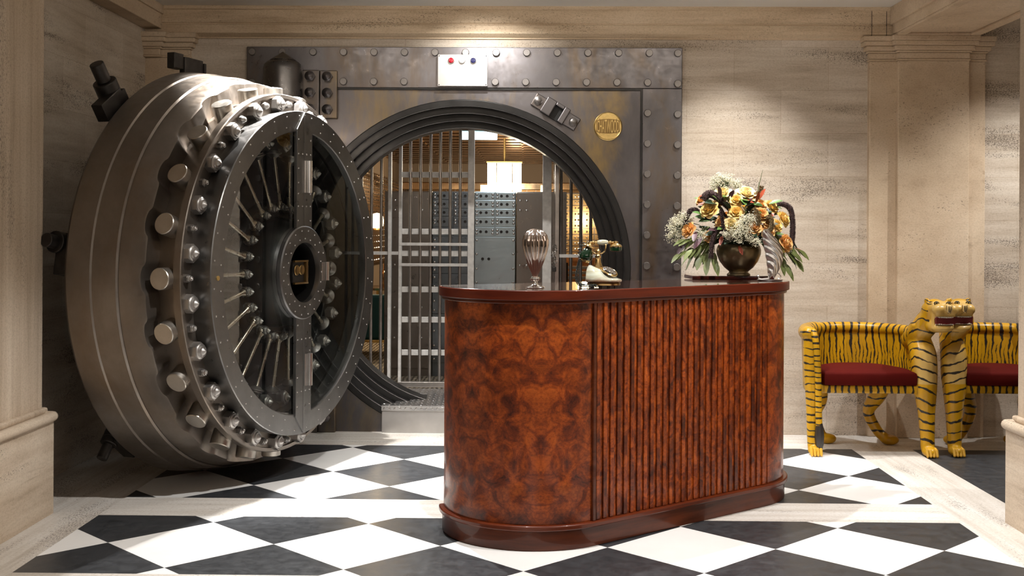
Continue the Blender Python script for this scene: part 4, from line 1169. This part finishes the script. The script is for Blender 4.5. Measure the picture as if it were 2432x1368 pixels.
# positions in the picture plane around the bowl: dx, dz, depth (towards viewer negative), size, tint
roses = [(-.085, .215, -.02, 1.15, 2), (.030, .215, -.03, 1.25, 2), (-.03, .185, -.09, .85, 0), (-.155, .135, -.07, 1.15, 0), (-.035, .120, -.12, .95, 0), (.16, .155, -.02, .95, 0),
         (.085, .105, -.12, 1.05, 1), (.125, .075, -.12, .85, 1), (-.255, .03, -.04, 1.0, 1), (-.06, .06, -.14, .95, 2), (.05, .045, -.15, .9, 1), (.12, .03, -.12, 1.0, 1), (.17, .055, -.08, .9, 0),
         (.215, .09, -.03, 1.0, 0), (.215, -.035, -.07, 1.15, 1), (-.165, .0, -.08, .7, 1), (-.10, .17, .05, .9, 1), (.10, .165, -.05, .8, 1), (-.19, .19, .03, .7, 1), (.06, .15, .10, 1.0, 0), (-.05, .10, .14, 1.0, 1), (-.10, .07, -.09, .8, 1)]
protos = {}
for i, (dx, dz, dy, s_, t_) in enumerate(roses):
    key = (i % 4, t_)
    if key not in protos:
        src = MB(); src.v = list(rm[i % 4].v); src.f = list(rm[i % 4].f); src.m = list(rm[i % 4].m)
        protos[key] = src.build('rose', M_rose[t_], fa, sharp=80); o = protos[key]
    else: o = dup(protos[key], fa)
    p = Vector((dx, dy, dz)); d = Vector((dx*1.0, dy*1.3 - .13, dz*.45 + .08))
    orient(o, p - d.normalized()*.02, d, random.uniform(0, 6)); o.scale = (s_,)*3
# leaves
def leaf(m, p, d, L, W, droop=.25, fold=.2):
    d = Vector(d).normalized(); p = Vector(p); side = d.cross(Vector((random.uniform(-.3, .3), -.6, 1))).normalized(); up = side.cross(d); n = 7
    vs = []
    for i in range(n + 1):
        t = i/n; c = p + d*(L*t) + Vector((0, 0, -droop*L*t*t)); w = W*math.sin(PI*(t*.93 + .04))**.8
        vs += [c - side*w + up*(fold*w), c, c + side*w + up*(fold*w)]
    fs = []
    for i in range(n):
        a = i*3; fs += [(a, a+1, a+4, a+3), (a+1, a+2, a+5, a+4)]
    m.add(vs, fs)
def rnd_dir():
    a = random.uniform(-PI, PI); return a
for gi, (mat, cnt, Lr, Wr, zr, rr, dr) in enumerate([(M_leafs[0], 60, (.06, .11), (.016, .026), (-.03, .17), (.02, .15), .3), (M_leafs[1], 34, (.05, .09), (.013, .022), (.0, .2), (.06, .18), .25), (M_leafs[2], 26, (.07, .12), (.012, .018), (-.05, .05), (.1, .19), .7)]):
    m = MB()
    for k in range(cnt):
        a = random.uniform(PI*.85, PI*2.15) if gi != 2 else random.choice((random.uniform(PI*.9, PI*1.25), random.uniform(PI*1.75, PI*2.1)))
        r = random.uniform(*rr); z = random.uniform(*zr)
        p = (r*math.cos(a), r*math.sin(a)*.75, z); d = (math.cos(a), math.sin(a)*.8, random.uniform(-.2, .7) if gi != 2 else random.uniform(-.9, -.2))
        leaf(m, p, d, random.uniform(*Lr), random.uniform(*Wr), dr*random.uniform(.6, 1.3))
    m.build('foliage', mat, fa, sharp=80)
# drooping bayleaf sprigs at the sides
for nm, base, tips in (('leaf_sprig', (-.13, -.04, -.02), [(-.24, -.09, -.07), (-.20, -.08, -.11), (-.17, -.09, -.13), (-.13, -.09, -.13), (-.27, -.05, -.02), (-.29, -.05, -.09)]), ('leaf_sprig', (.17, -.02, -.03), [(.20, -.05, -.13), (.23, -.04, -.16), (.27, -.04, -.12), (.29, -.03, -.07), (.25, -.06, -.08)])):
    m = MB()
    for tp in tips:
        b = Vector(base); t = Vector(tp); m.tube([b, b.lerp(t, .5) + Vector((0, 0, .015)), t], .0016, 5)
        for q in (.6, .85, 1.0): leaf(m, b.lerp(t, q), (t - b).normalized() + Vector((random.uniform(-.4, .4), random.uniform(-.4, .2), -.3)), .06, .015, .3)
    m.build(nm, M_leafs[2], fa, sharp=80)
# coloured leaves
for nm, lst, mat in (('red_leaf', [((.09, -.06, .19), (.35, -.3, .9), .07), ((.06, -.08, .17), (-.9, -.3, .3), .07), ((.07, -.07, .17), (.1, -.4, .9), .075), ((-.14, -.05, .195), (-.8, -.2, .25), .07), ((-.155, -.04, .16), (-1, 0, .2), .055), ((.16, -.06, .12), (-.6, -.4, -.6), .07), ((-.10, -.12, .0), (-.3, -.5, -.7), .05), ((.27, -.02, -.06), (.9, 0, -.4), .06), ((-.02, -.12, -.05), (.2, -.5, -.6), .05)], M_lred),
                   ('plum_leaf', [((-.10, -.06, .20), (-.2, -.3, .8), .07), ((-.06, -.07, .19), (.3, -.3, .8), .06), ((-.19, -.07, .0), (-.5, -.4, -.6), .08), ((-.26, -.03, -.03), (-.6, -.2, -.7), .08), ((.02, -.12, .16), (.4, -.4, .7), .05), ((-.22, -.06, .02), (-.2, -.6, -.4), .07), ((-.12, -.1, .03), (-.6, -.5, .1), .07)], M_lpur)):
    for k, (p, d, L_) in enumerate(lst):
        m = MB(); leaf(m, p, d, L_, L_*.2, .15); m.build(nm, mat, fa, sharp=80)
# white umbels
def umbel(c, R, cnt, flat=.6, stem_to=(0, 0, 0)):
    c = Vector(c); st = MB(); fl = MB(); b = Vector(stem_to)
    st.tube([b, b.lerp(c, .6) + Vector((0, 0, .01)), c - (c - b).normalized()*R*.6], .0018, 5)
    for k in range(cnt):
        d = Vector((random.gauss(0, 1), random.gauss(0, 1), random.gauss(0, 1)*flat + .3)).normalized()*R*random.uniform(.45, 1)
        q = c + d; st.tube([c - (c - b).normalized()*R*.6, q], .0006, 3, False)
        for w in range(9):
            e = q + Vector((random.gauss(0, 1), random.gauss(0, 1), random.gauss(0, 1)))*.0062
            fl.ball(e, random.uniform(.0013, .0026), 5, 3)
    s = fl.build('white_spray', M_white_f, fa); st.build('spray_stem', M_stem, s, smooth=False)
umbel((-.075, .02, .275), .062, 150, .7); umbel((-.10, .03, .24), .045, 70, .7); umbel((-.005, .03, .265), .03, 50)
umbel((-.305, .0, .045), .055, 110, 1.2, (-.1, 0, 0)); umbel((-.27, -.02, .08), .045, 60, 1.0, (-.1, 0, 0)); umbel((-.32, .0, -.01), .04, 50, 1, (-.1, 0, 0))
umbel((-.02, -.17, .01), .058, 150, .8); umbel((.015, -.17, .075), .045, 80, .8); umbel((-.075, -.16, .0), .03, 40); umbel((.05, -.17, -.03), .03, 40)
umbel((.205, -.05, -.06), .04, 60, 1.0, (.08, 0, 0)); umbel((-.19, -.06, -.005), .035, 40, .8, (-.08, 0, 0))
# drooping dark plumes
def plume(pts, r, mat, nm='drooping_plume'):
    P = [Vector(p) for p in pts]; Q = []
    for i in range(len(P)-1):
        p0, p1, p2, p3 = P[max(i-1, 0)], P[i], P[i+1], P[min(i+2, len(P)-1)]
        for k in range(12):
            t = k/12; Q.append(.5*((2*p1) + (-p0+p2)*t + (2*p0-5*p1+4*p2-p3)*t*t + (-p0+3*p1-3*p2+p3)*t**3))
    Q.append(P[-1]); n = len(Q); m = MB()
    m.tube(Q, [r*(.15 + .75*min(1, 3*i/n))*(1 if i < n*.85 else 1 - .8*(i-n*.85)/(n*.15)) for i in range(n)], 8)
    for i in range(0, n):
        t = i/n; rr = r*min(1, .2 + 2.5*t)
        ax_ = (Q[min(i+1, n-1)] - Q[max(i-1, 0)]).normalized()
        for k in range(46):                          # short bristles
            d = Vector((random.gauss(0, 1), random.gauss(0, 1), random.gauss(0, 1))).normalized()
            d = (d - ax_*d.dot(ax_)).normalized(); b0 = Q[i] + d*rr*.75 + ax_*random.uniform(-.004, .004)
            m.cyl(b0, b0 + (d + ax_*random.uniform(-.1, .9))*random.uniform(.003, .0075), .0013, .0004, 3, False)
    m.build(nm, mat, fa)
plume([(.14, 0, .12), (.19, -.01, .165), (.245, -.01, .15), (.262, -.01, .08), (.262, -.01, .0), (.255, -.01, -.07)], .013, M_amar)
plume([(-.05, -.05, .13), (-.12, -.06, .20), (-.16, -.06, .215), (-.185, -.06, .185)], .02, M_amar)
plume([(-.10, -.05, .05), (-.13, -.11, .03), (-.15, -.13, -.03), (-.155, -.13, -.11)], .010, M_amar)
plume([(-.14, -.02, .08), (-.22, -.02, .135), (-.255, -.02, .11), (-.265, -.03, .06)], .011, M_amar)
plume([(-.08, -.10, .10), (-.11, -.14, .13), (-.105, -.15, .08), (-.10, -.15, .03)], .005, M_amar)
plume([(.03, -.12, .10), (.05, -.15, .135), (.065, -.16, .10), (.065, -.16, .06)], .008, M_amarg)
plume([(.05, 0, .10), (.09, -.03, .20), (.105, -.03, .255)], .008, M_amarg, 'upright_plume')
plume([(.03, 0, .10), (.07, -.03, .20), (.085, -.03, .215)], .014, M_amarg, 'upright_plume')
plume([(.07, -.08, .05), (.12, -.15, .10), (.13, -.16, .05), (.11, -.16, .02)], .009, M_amarg)
m = MB(); m.tube([(.08, 0, .16), (.095, -.01, .26), (.115, -.01, .345)], [.0015, .0022, .0007], 5); m.build('grass_blade', M_stem, fa)
m = MB()
for p0, p1 in (((.25, 0, -.02), (.285, 0, -.17)), ((.27, 0, -.03), (.305, 0, -.10)), ((.255, .02, -.03), (.265, 0, -.14)), ((-.28, 0, .02), (-.30, -.02, -.06))):
    a, b = Vector(p0), Vector(p1); m.tube([a, a.lerp(b, .5), b], [.003, .004, .0006], 4)
m.build('grass_blade', M_leafs[0], fa)
m = MB(); m.ball((0, 0, -.045), (.088, .088, .05), 16, 8); m.build('moss_foam', M_leafs[0], fa)
# ------------------------------------------------------------------ tiger chairs (carved, painted wood)
def tiger_mat(name, base, dark):
    m, nt, b = newmat(name)
    at = N(nt, 'ShaderNodeAttribute'); at.attribute_name = 'stripe'
    aw = N(nt, 'ShaderNodeAttribute'); aw.attribute_name = 'stripe_width'
    f = noise(nt, mapped(nt, (1, 1, 1)), 9, 2, .5); ph = mth(nt, 'ADD', at.outputs['Fac'], mth(nt, 'MULTIPLY', mth(nt, 'SUBTRACT', f, .5), 1.0))
    d = mth(nt, 'ABSOLUTE', mth(nt, 'SUBTRACT', mth(nt, 'FRACT', ph), .5))
    g = noise(nt, mapped(nt, (1, 1, 1), (3, 1, 2)), 16, 3, .6)
    w = mth(nt, 'MULTIPLY', aw.outputs['Fac'], mth(nt, 'ADD', mth(nt, 'MULTIPLY', g, 2.2), -.35))
    mask = mth(nt, 'MULTIPLY', mth(nt, 'SUBTRACT', w, d), 30, clamp=True)
    a2 = N(nt, 'ShaderNodeAttribute'); a2.attribute_name = 'stripe_between'
    d2 = mth(nt, 'ABSOLUTE', mth(nt, 'SUBTRACT', mth(nt, 'FRACT', mth(nt, 'ADD', ph, .5)), .5))
    w2 = mth(nt, 'MULTIPLY', a2.outputs['Fac'], mth(nt, 'ADD', mth(nt, 'MULTIPLY', g, 3.2), -.9))
    mask = mth(nt, 'MAXIMUM', mask, mth(nt, 'MULTIPLY', mth(nt, 'SUBTRACT', w2, d2), 30, clamp=True))
    n2 = noise(nt, mapped(nt, (1, 1, .4)), 11, 4); r = ramp(nt, [(.3, tuple(c*.72 for c in base)), (.65, base)]); nt.links.new(n2, r.inputs[0])
    ap = N(nt, 'ShaderNodeAttribute'); ap.attribute_name = 'pale'
    col = mixc(nt, mth(nt, 'MULTIPLY', ap.outputs['Fac'], .75), r.outputs[0], (.58, .40, .15))
    nt.links.new(mixc(nt, mask, col, dark), b.inputs['Base Color'])
    b.inputs['Roughness'].default_value = .36; b.inputs['Specular IOR Level'].default_value = .35; b.inputs['Coat Weight'].default_value = .15; b.inputs['Coat Roughness'].default_value = .15
    return m
M_tiger = tiger_mat('tiger_paint', (.57, .30, .006), (.022, .016, .012))
M_velv = plain('red_velvet', (.075, .0045, .003), .8, 0, .08, var=.15, vs=4)
b_ = M_velv.node_tree.nodes['Principled BSDF']; b_.inputs['Sheen Weight'].default_value = .03; b_.inputs['Sheen Tint'].default_value = (.6, .1, .07, 1)
M_mouth = plain('mouth_red', (.12, .006, .008), .5); M_tooth = plain('tooth_white', (.75, .70, .58), .35); M_eye = plain('eye_amber', (.45, .35, .10), .2, coat=.6)
M_toe = plain('toe_ochre', (.55, .30, .03), .35, coat=.2, var=.15)
M_claw = plain('dark_paint', (.02, .015, .012), .4); M_pale = plain('pale_ochre', (.62, .42, .15), .35, coat=.3, var=.15)

def smooth_path(P, n=10):
    P = [Vector(p) for p in P]; Q = []
    for i in range(len(P)-1):
        p0, p1, p2, p3 = P[max(i-1, 0)], P[i], P[i+1], P[min(i+2, len(P)-1)]
        for k in range(n):
            t = k/n; Q.append(.5*((2*p1) + (-p0+p2)*t + (2*p0-5*p1+4*p2-p3)*t*t + (-p0+3*p1-3*p2+p3)*t**3))
    Q.append(P[-1]); return Q
UP = smooth_path([(1.765, 7.30, 0), (1.775, 7.42, 0), (1.82, 7.58, 0), (1.91, 7.71, 0), (2.05, 7.775, 0), (2.2, 7.775, 0), (2.33, 7.71, 0), (2.42, 7.58, 0), (2.465, 7.44, 0), (2.48, 7.33, 0)], 40)
CX, CYc = 2.10, 7.45
def carve():
    m = MB()
    def limb(pts, rs, n=14):
        Q = smooth_path(pts, 6); R = []
        for i in range(len(Q)):
            t = i/(len(Q)-1)*(len(rs)-1); k = min(int(t), len(rs)-2); R.append(rs[k]*(1-(t-k)) + rs[k+1]*(t-k))
        m.tube(Q, R, n)
        m.ball(Q[0], R[0], 12, 8); m.ball(Q[-1], R[-1], 12, 8)
    # tub back: stacked sweeps, leaning outwards, with a rolled rim
    for k in range(30):
        t = k/29; z = .405 + .35*t; off = .012*t
        pts = []
        for p in UP:
            d = Vector((p.x - CX, p.y - CYc, 0)).normalized(); pts.append((p.x + d.x*off, p.y + d.y*off, z))
        m.tube(pts, .026, 10)
    rim = []
    for p in UP:
        d = Vector((p.x - CX, p.y - CYc, 0)).normalized(); rim.append((p.x + d.x*.012, p.y + d.y*.012, .752))
    m.tube(rim, [.046]*(len(rim)//3) + [.040]*(len(rim) - len(rim)//3), 12); m.ball(rim[0], .046)
    # seat
    poly = [(1.80, 7.245), (2.44, 7.245)] + [(p.x, p.y) for p in UP[::-1][32:-24:4]]
    m.prism(poly, .386, .437)
    # rump arm and hind leg under it (front, tail side)
    limb([(1.765, 7.30, .75), (1.768, 7.285, .60), (1.775, 7.28, .44), (1.778, 7.285, .30), (1.775, 7.275, .16), (1.778, 7.265, .05)], [.046, .05, .05, .042, .036, .036])
    m.ball((1.782, 7.245, .032), (.042, .058, .034))
    # hind leg behind
    limb([(1.88, 7.56, .42), (1.90, 7.60, .30), (1.885, 7.66, .18), (1.925, 7.66, .06)], [.062, .05, .036, .032])
    m.ball((1.965, 7.65, .033), (.06, .042, .035))
    # second rear leg (knee bent, paw forward)
    limb([(2.31, 7.58, .42), (2.28, 7.62, .32), (2.235, 7.66, .21), (2.29, 7.65, .09), (2.33, 7.635, .05)], [.066, .055, .038, .034, .034])
    m.ball((2.365, 7.625, .032), (.062, .044, .034))
    # chest, shoulder and front leg
    limb([(2.465, 7.40, .74), (2.475, 7.315, .62), (2.478, 7.30, .50), (2.480, 7.285, .40), (2.484, 7.275, .26), (2.486, 7.262, .12), (2.486, 7.255, .05)], [.07, .082, .080, .070, .052, .044, .043])
    m.ball((2.488, 7.225, .032), (.047, .062, .034))
    limb([(2.44, 7.46, .70), (2.462, 7.36, .76), (2.482, 7.295, .83), (2.50, 7.26, .885)], [.06, .078, .080, .074])
    # head: skull, brow, cheeks, muzzle, jaw
    m.ball((2.505, 7.255, .905), (.082, .085, .075), 18, 12)
    m.ball((2.515, 7.215, .925), (.074, .07, .048), 18, 12)
    for s in (-1, 1):
        m.ball((2.527 + s*.040 + (s < 0)*.003, 7.135 - s*.006, .918), (.040, .042, .036), 14, 10)       # whisker pads
        m.ball((2.515 + s*.062, 7.235 - s*.012, .968), (.018, .014, .020), 10, 8)                        # ears
        m.ball((2.520 + s*.038, 7.185 - s*.006, .952), (.024, .020, .018), 10, 8)                        # brows
    m.box(2.470, 2.588, 7.122, 7.22, .876, .922)
    m.ball((2.532, 7.12, .93), (.022, .03, .030), 10, 8)
    m.ball((2.526, 7.16, .804), (.066, .058, .028), 16, 10); m.box(2.475, 2.578, 7.125, 7.2, .80, .826)
    m.box(2.462, 2.476, 7.15, 7.24, .80, .90); m.box(2.576, 2.590, 7.15, 7.24, .80, .90)
    m.ball((2.510, 7.22, .82), (.07, .06, .05), 14, 10)
    return m
cv = carve().build('carving', M_tiger, None, smooth=True)
rmsh = cv.modifiers.new('r', 'REMESH'); rmsh.mode = 'VOXEL'; rmsh.voxel_size = .0065
smo = cv.modifiers.new('s', 'SMOOTH'); smo.factor = .5; smo.iterations = 8
bpy.context.view_layer.update()
tiger_me = bpy.data.meshes.new_from_object(cv.evaluated_get(bpy.context.evaluated_depsgraph_get()))
bpy.data.objects.remove(cv); tiger_me.name = 'body'
acc = [0]
for i in range(1, len(UP)): acc.append(acc[-1] + (UP[i]-UP[i-1]).length)
UPa = np.array([(p.x, p.y) for p in UP]); acc = np.array(acc)
nv = len(tiger_me.vertices); co = np.empty(nv*3, 'f'); tiger_me.vertices.foreach_get('co', co); co = co.reshape(-1, 3)
d2 = ((co[:, None, :2] - UPa[None])**2).sum(2); near = d2.argmin(1)
arc = acc[near] / .052
x, y, z = co.T
st_ = arc.copy(); wd = np.full(nv, .20); pale = np.zeros(nv)
back = (z > .44)
wd[back] = .05 + .16*np.clip((z[back]-.45)/.28, 0, 1)
bt = np.where(back, .17*np.clip((.70 - z)/.22, 0, 1), 0.0)
rail = (z <= .445) & (z > .38) & (y < 7.30) & (x > 1.84) & (x < 2.42)
st_[rail] = x[rail] / .043; wd[rail] = .24
legs = z <= .385
st_[legs] = z[legs] / .055 + .4*x[legs]; wd[legs] = .16
arm = (x < 1.835) & (y < 7.36)
st_[arm] = z[arm] / .046; wd[arm] = .16
chest = (x > 2.39) & (y < 7.47) & ~rail
blend = np.clip((7.47 - y)/.14, 0, 1)
cph = (z + .55*np.clip(y - 7.27, 0, 1)*1.4 + .32*(x - 2.48)) / .062
st_[chest] = cph[chest]; wd[chest] = .15
pale[chest] = np.clip((7.285 - y[chest])/.05, 0, 1) * (z[chest] > .45)
head = (z > .775) & (y < 7.26) & (x > 2.40)
wd[head] = np.where(y[head] > 7.20, .12, .0); pale[head] = np.clip((7.215 - y[head])/.05, 0, .8)
pawm = z < .07; wd[pawm] = 0; bt[chest | arm] = 0
for nm, arr in (('stripe', st_), ('stripe_width', wd), ('pale', pale), ('stripe_between', bt)):
    a = tiger_me.attributes.new(nm, 'FLOAT', 'POINT'); a.data.foreach_set('value', arr.astype('f'))
tiger_me.materials.clear(); tiger_me.materials.append(M_tiger)
tiger_me.polygons.foreach_set('use_smooth', [True]*len(tiger_me.polygons))

def tiger_chair(mirror, label, clabel, dx=0.0, dy=0.0):
    AXIS = 2.572
    sx = -1 if mirror else 1
    base = Vector((2.12, 7.5, 0)) if not mirror else Vector((2*AXIS - 2.12 + dx, 7.5 + dy, 0))
    t = empty('tiger_chair', base, 0, label, 'chair', 'carved tiger tub chairs against the wall')
    hs, hy = (-.055, .03) if mirror else (.02, 0)
    def X(p):                                        # the two heads turn the same way, so each is set off its neck by its own amount
        k = min(1, max(0, (p[2] - .72)/.12)); k = k*k*(3-2*k) if p[0] > 2.40 and p[1] < 7.45 else 0
        k *= min(1, max(0, (7.45 - p[1])/.15))
        return ((sx*(p[0] + hs*k - 2.12)), p[1] + hy*k - 7.5, p[2])
    me = tiger_me.copy()
    for v in me.vertices: v.co = X(v.co)
    if mirror: me.flip_normals()
    link(bpy.data.objects.new('body', me), t)
    def part(mb, nm, mat, **k):
        mb.v = [X(p) for p in mb.v]
        if mirror: mb.f = [tuple(reversed(f)) for f in mb.f]
        return mb.build(nm, mat, t, **k)
    def strip_attr(o, pitch, w=.2):
        n = len(o.data.vertices)
        o.data.attributes.new('stripe', 'FLOAT', 'POINT').data.foreach_set('value', [v.co.z/pitch for v in o.data.vertices])
        o.data.attributes.new('stripe_width', 'FLOAT', 'POINT').data.foreach_set('value', [w]*n)
        o.data.attributes.new('pale', 'FLOAT', 'POINT').data.foreach_set('value', [0.0]*n)
    m = MB(); Q = smooth_path([(1.775, 7.262, .765), (1.783, 7.232, .70), (1.792, 7.222, .55), (1.797, 7.222, .40), (1.800, 7.224, .26), (1.803, 7.222, .19)], 6)
    m.tube(Q, .0205, 12); m.ball(Q[0], .0205); o = part(m, 'tail', M_tiger); strip_attr(o, .036, .22)
    m = MB(); m.lathe([(0, 0), (.013, .012), (.024, .06), (.028, .11), (.024, .16), (.018, .19), (0, .195)], 20, (1.806, 7.222, .012), mod=lambda a, h: 1 + .1*math.cos(7*a)); part(m, 'tail_tuft', M_claw)
    # mouth, teeth, nose and eyes
    m = MB(); m.box(2.470, 2.582, 7.124, 7.20, .830, .876); m.ball((2.526, 7.15, .833), (.05, .04, .009)); part(m, 'mouth', M_mouth)
    m = MB(); m2 = MB()
    for k in range(13):
        xx = 2.472 + .009*k; yy = 7.114 + .0007*(k-6)**2*.7
        m.lathe([(.0036, 0), (.0034, .005), (0, .008)], 8, (xx, yy, .828)); m2.lathe([(0, 0), (.0034, .004), (.0036, .009)], 8, (xx, yy, .868))
    part(m, 'lower_teeth', M_tooth); part(m2, 'upper_teeth', M_tooth)
    m = MB(); m.ball((2.534, 7.087, .925), (.017, .012, .026), 14, 10); o_ = part(m, 'nose', M_pale)
    m = MB()
    for s in (-1, 1): m.tube([(2.534 + s*.005, 7.074, .945), (2.534 + s*.0065, 7.072, .925), (2.534 + s*.003, 7.078, .908)], .0022, 6)
    for s in (-1, 1): m.tube([(2.534 + s*.016, 7.085, .95), (2.534 + s*.017, 7.085, .925), (2.534 + s*.006, 7.083, .900)], .0015, 6)
    part(m, 'nose_lines', M_claw)
    for s in (-1, 1):
        m = MB(); m.ball((2.520 + s*.036, 7.165 - s*.004, .957), (.0145, .009, .0095), 14, 8); part(m, 'eye', M_eye)
        m = MB(); m.ball((2.520 + s*.036, 7.1565 - s*.004, .958), (.006, .004, .006), 10, 6); m.tube([(2.520 + s*.036 + .0155*math.cos(a), 7.1600 - s*.004, .957 + .0105*math.sin(a)) for a in [2*PI*k/14 for k in range(15)]], .002, 5); part(m, 'pupil', M_claw)
    m = MB()
    for k in range(4): m.tube([(2.445, 7.225 - .004*k, .955 - .016*k), (2.450, 7.205, .950 - .016*k), (2.462, 7.185, .951 - .016*k)], .003, 6)
    part(m, 'cheek_marks', M_claw)
    # toes
    for (px, py, ax) in ((1.782, 7.187, 0), (2.488, 7.165, 0)):
        m = MB()
        for k in range(4): m.tube([(px - .027 + .018*k, py + .045, .055), (px - .029 + .019*k, py + .016, .045), (px - .03 + .0195*k, py + .002, .012)], [.008, .0105, .009], 8); m.ball((px - .03 + .0195*k, py + .002, .012), .009, 8, 6)
        part(m, 'paw_toes', M_toe)
    # cushion, resting on the seat
    c = MB(); poly = []
    inner = [(p.x + (CX - p.x)*.11 + .004, p.y + (CYc - p.y)*.10) for p in UP[::4]]
    poly = [(1.838, 7.235), (2.10, 7.225), (2.415, 7.24)] + [q for q in inner[::-1][10:-9]]
    def inset(q, k): return (2.11 + (q[0]-2.11)*k, 7.46 + (q[1]-7.46)*k)
    n = len(poly); rows = [(.438, .975), (.446, .995), (.475, 1.0), (.502, .998), (.514, .985), (.520, .95), (.532, .75), (.540, .4)]
    vs = []; fs = []
    for z_, k in rows:
        for q in poly: a = inset(q, k); vs.append((a[0], a[1], z_))
    vs.append((2.11, 7.46, .543))
    for i in range(len(rows)-1):
        for k in range(n): fs.append((i*n+k, i*n+(k+1) % n, (i+1)*n+(k+1) % n, (i+1)*n+k))
    e = len(vs)-1; i = len(rows)-1
    fs += [(i*n+k, i*n+(k+1) % n, e) for k in range(n)] + [tuple(range(n-1, -1, -1))]
    c.add(vs, fs); c.v = [X(p) for p in c.v]
    if mirror: c.f = [tuple(reversed(f)) for f in c.f]
    o = c.build('seat_cushion', M_velv, None, sharp=60); o.location = base
    tag(o, clabel, 'cushion', 'red velvet seat cushions on the tiger chairs')
tiger_chair(False, 'carved tiger tub chair with its tail end towards the desk', 'red velvet cushion on the tiger chair nearer the desk')
tiger_chair(True, 'carved tiger tub chair half hidden behind the foreground pier', 'red velvet cushion on the tiger chair half hidden by the pier', .006, .03)
# ------------------------------------------------------------------ light
def spot(x, y, z, tx, ty, tz, power, ang=70, blend=.4, col=(1, .975, .945), r=.02):
    l = bpy.data.lights.new('downlight_or_fill', 'SPOT'); l.energy = power; l.spot_size = math.radians(ang); l.spot_blend = blend; l.color = col; l.shadow_soft_size = r
    o = bpy.data.objects.new('downlight_or_fill', l); o.location = (x, y, z)
    o.rotation_mode = 'QUATERNION'; o.rotation_quaternion = Vector((0, 0, -1)).rotation_difference(Vector((tx - x, ty - y, tz - z)).normalized())
    COL.objects.link(o); return o
def area(x, y, z, sx, sy, power, tgt, col=(1, .9, .78)):
    l = bpy.data.lights.new('fill_light', 'AREA'); l.shape = 'RECTANGLE'; l.size = sx; l.size_y = sy; l.energy = power; l.color = col
    o = bpy.data.objects.new('fill_light', l); o.location = (x, y, z)
    o.rotation_mode = 'QUATERNION'; o.rotation_quaternion = Vector((0, 0, -1)).rotation_difference((Vector(tgt) - Vector((x, y, z))).normalized())
    COL.objects.link(o); return o
def point(x, y, z, power, col=(1, .8, .55), r=.08):
    l = bpy.data.lights.new('lamp_or_fill', 'POINT'); l.energy = power; l.color = col; l.shadow_soft_size = r
    o = bpy.data.objects.new('lamp_or_fill', l); o.location = (x, y, z); COL.objects.link(o); return o
CL = 2.905
spot(-1.13, 6.86, CL, -.85, 6.5, 0, 430, 100, .4)
spot(-1.36, 6.28, CL, -1.52, 6.4, 2.0, 900, 62, .6)  # extra spot added to strengthen the highlight on top of the drum
spot(-.3, 7.3, CL, -.3, 7.95, 1.9, 95, 110, 1.0)
spot(.85, 6.35, CL, .85, 6.3, 0, 220, 100, .8)
spot(1.35, 7.2, CL, 1.35, 7.75, .9, 170, 85, 1.0)
spot(2.1, 7.0, CL, 2.15, 7.2, 0, 95, 90, .9)
spot(3.6, 7.0, CL, 3.3, 7.6, .8, 200, 90, 1.0)
spot(-.2, 4.6, CL, -.2, 4.7, 0, 255, 110, .5)
spot(1.5, 4.6, CL, 1.5, 4.6, 0, 235, 96, .6)
area(-.1, 6.0, 2.9, 3.2, .25, 17, (-.1, 7.95, 2.1), (1, .90, .78))  # soft fill added under the ceiling to brighten the upper back wall
area(.6, 1.2, 2.85, 3.5, 2.0, 38, (0, 6, 1.6), (1, .86, .72))  # soft fill standing in for light from the unseen hall behind the viewer
point(.5, 10.0, 1.9, 7, (1, .8, .55)); point(-1.6, 11.8, 1.5, 22, (1, .75, .45))  # added fills that lift the dark banquette and the copper bottles, no lamps
spot(1.25, 5.35, CL, 1.13, 6.28, 1.42, 170, 34, .5)  # narrow spot added to brighten the bouquet from the front
point(-1.35, 10.4, 1.9, 5, (1, .85, .65))  # fill added to lighten the teal armchair, not a lamp
# light of the hanging lamp and barrel wall lamps, then two added fills
point(-.28, 12.8, 1.95, 60, (1, .84, .6)); point(-1.75, 13.3, 1.5, 14, (1, .75, .45)); point(.6, 12.5, 1.5, 10, (1, .75, .45))
point(-.2, 16.2, 1.9, 95, (1, .8, .55)); point(-.25, 9.0, 2.3, 24, (.80, .92, 1.0))  # added fills: far boxes and ceiling slats, then cabinets and gate bars
w = bpy.data.worlds.new('hall_glow'); sc.world = w; w.use_nodes = True
bg = w.node_tree.nodes['Background']; bg.inputs[0].default_value = (1, .82, .64, 1); bg.inputs[1].default_value = .035

# ------------------------------------------------------------------ camera
cam = bpy.data.cameras.new('camera'); co_ = bpy.data.objects.new('camera', cam); COL.objects.link(co_)
F = 2749.75; W, H = 2432, 1368
cam.sensor_width = 36; cam.sensor_fit = 'HORIZONTAL'; cam.lens = 36*F/W
cam.shift_x = 0; cam.shift_y = -(H/2 - 543.717)/W
cam.clip_start = .05; cam.clip_end = 100
co_.location = (0, 0, 1.4)
co_.rotation_mode = 'QUATERNION'
from mathutils import Quaternion
look = Quaternion((0, 0, 1), .0155) @ Quaternion((1, 0, 0), PI/2)
co_.rotation_quaternion = look @ Quaternion((0, 0, 1), .0056)
sc.camera = co_
sc.view_settings.view_transform = 'Standard'; sc.view_settings.look = 'None'; sc.view_settings.gamma = 1; sc.view_settings.use_curve_mapping = False
sc.view_settings.exposure = 0
sc.cycles.max_bounces = 8; sc.cycles.diffuse_bounces = 4; sc.cycles.glossy_bounces = 4; sc.cycles.transparent_max_bounces = 8
sc.cycles.caustics_reflective = False; sc.cycles.caustics_refractive = False
sc.cycles.sample_clamp_indirect = 4.0
sc.cycles.use_denoising = True
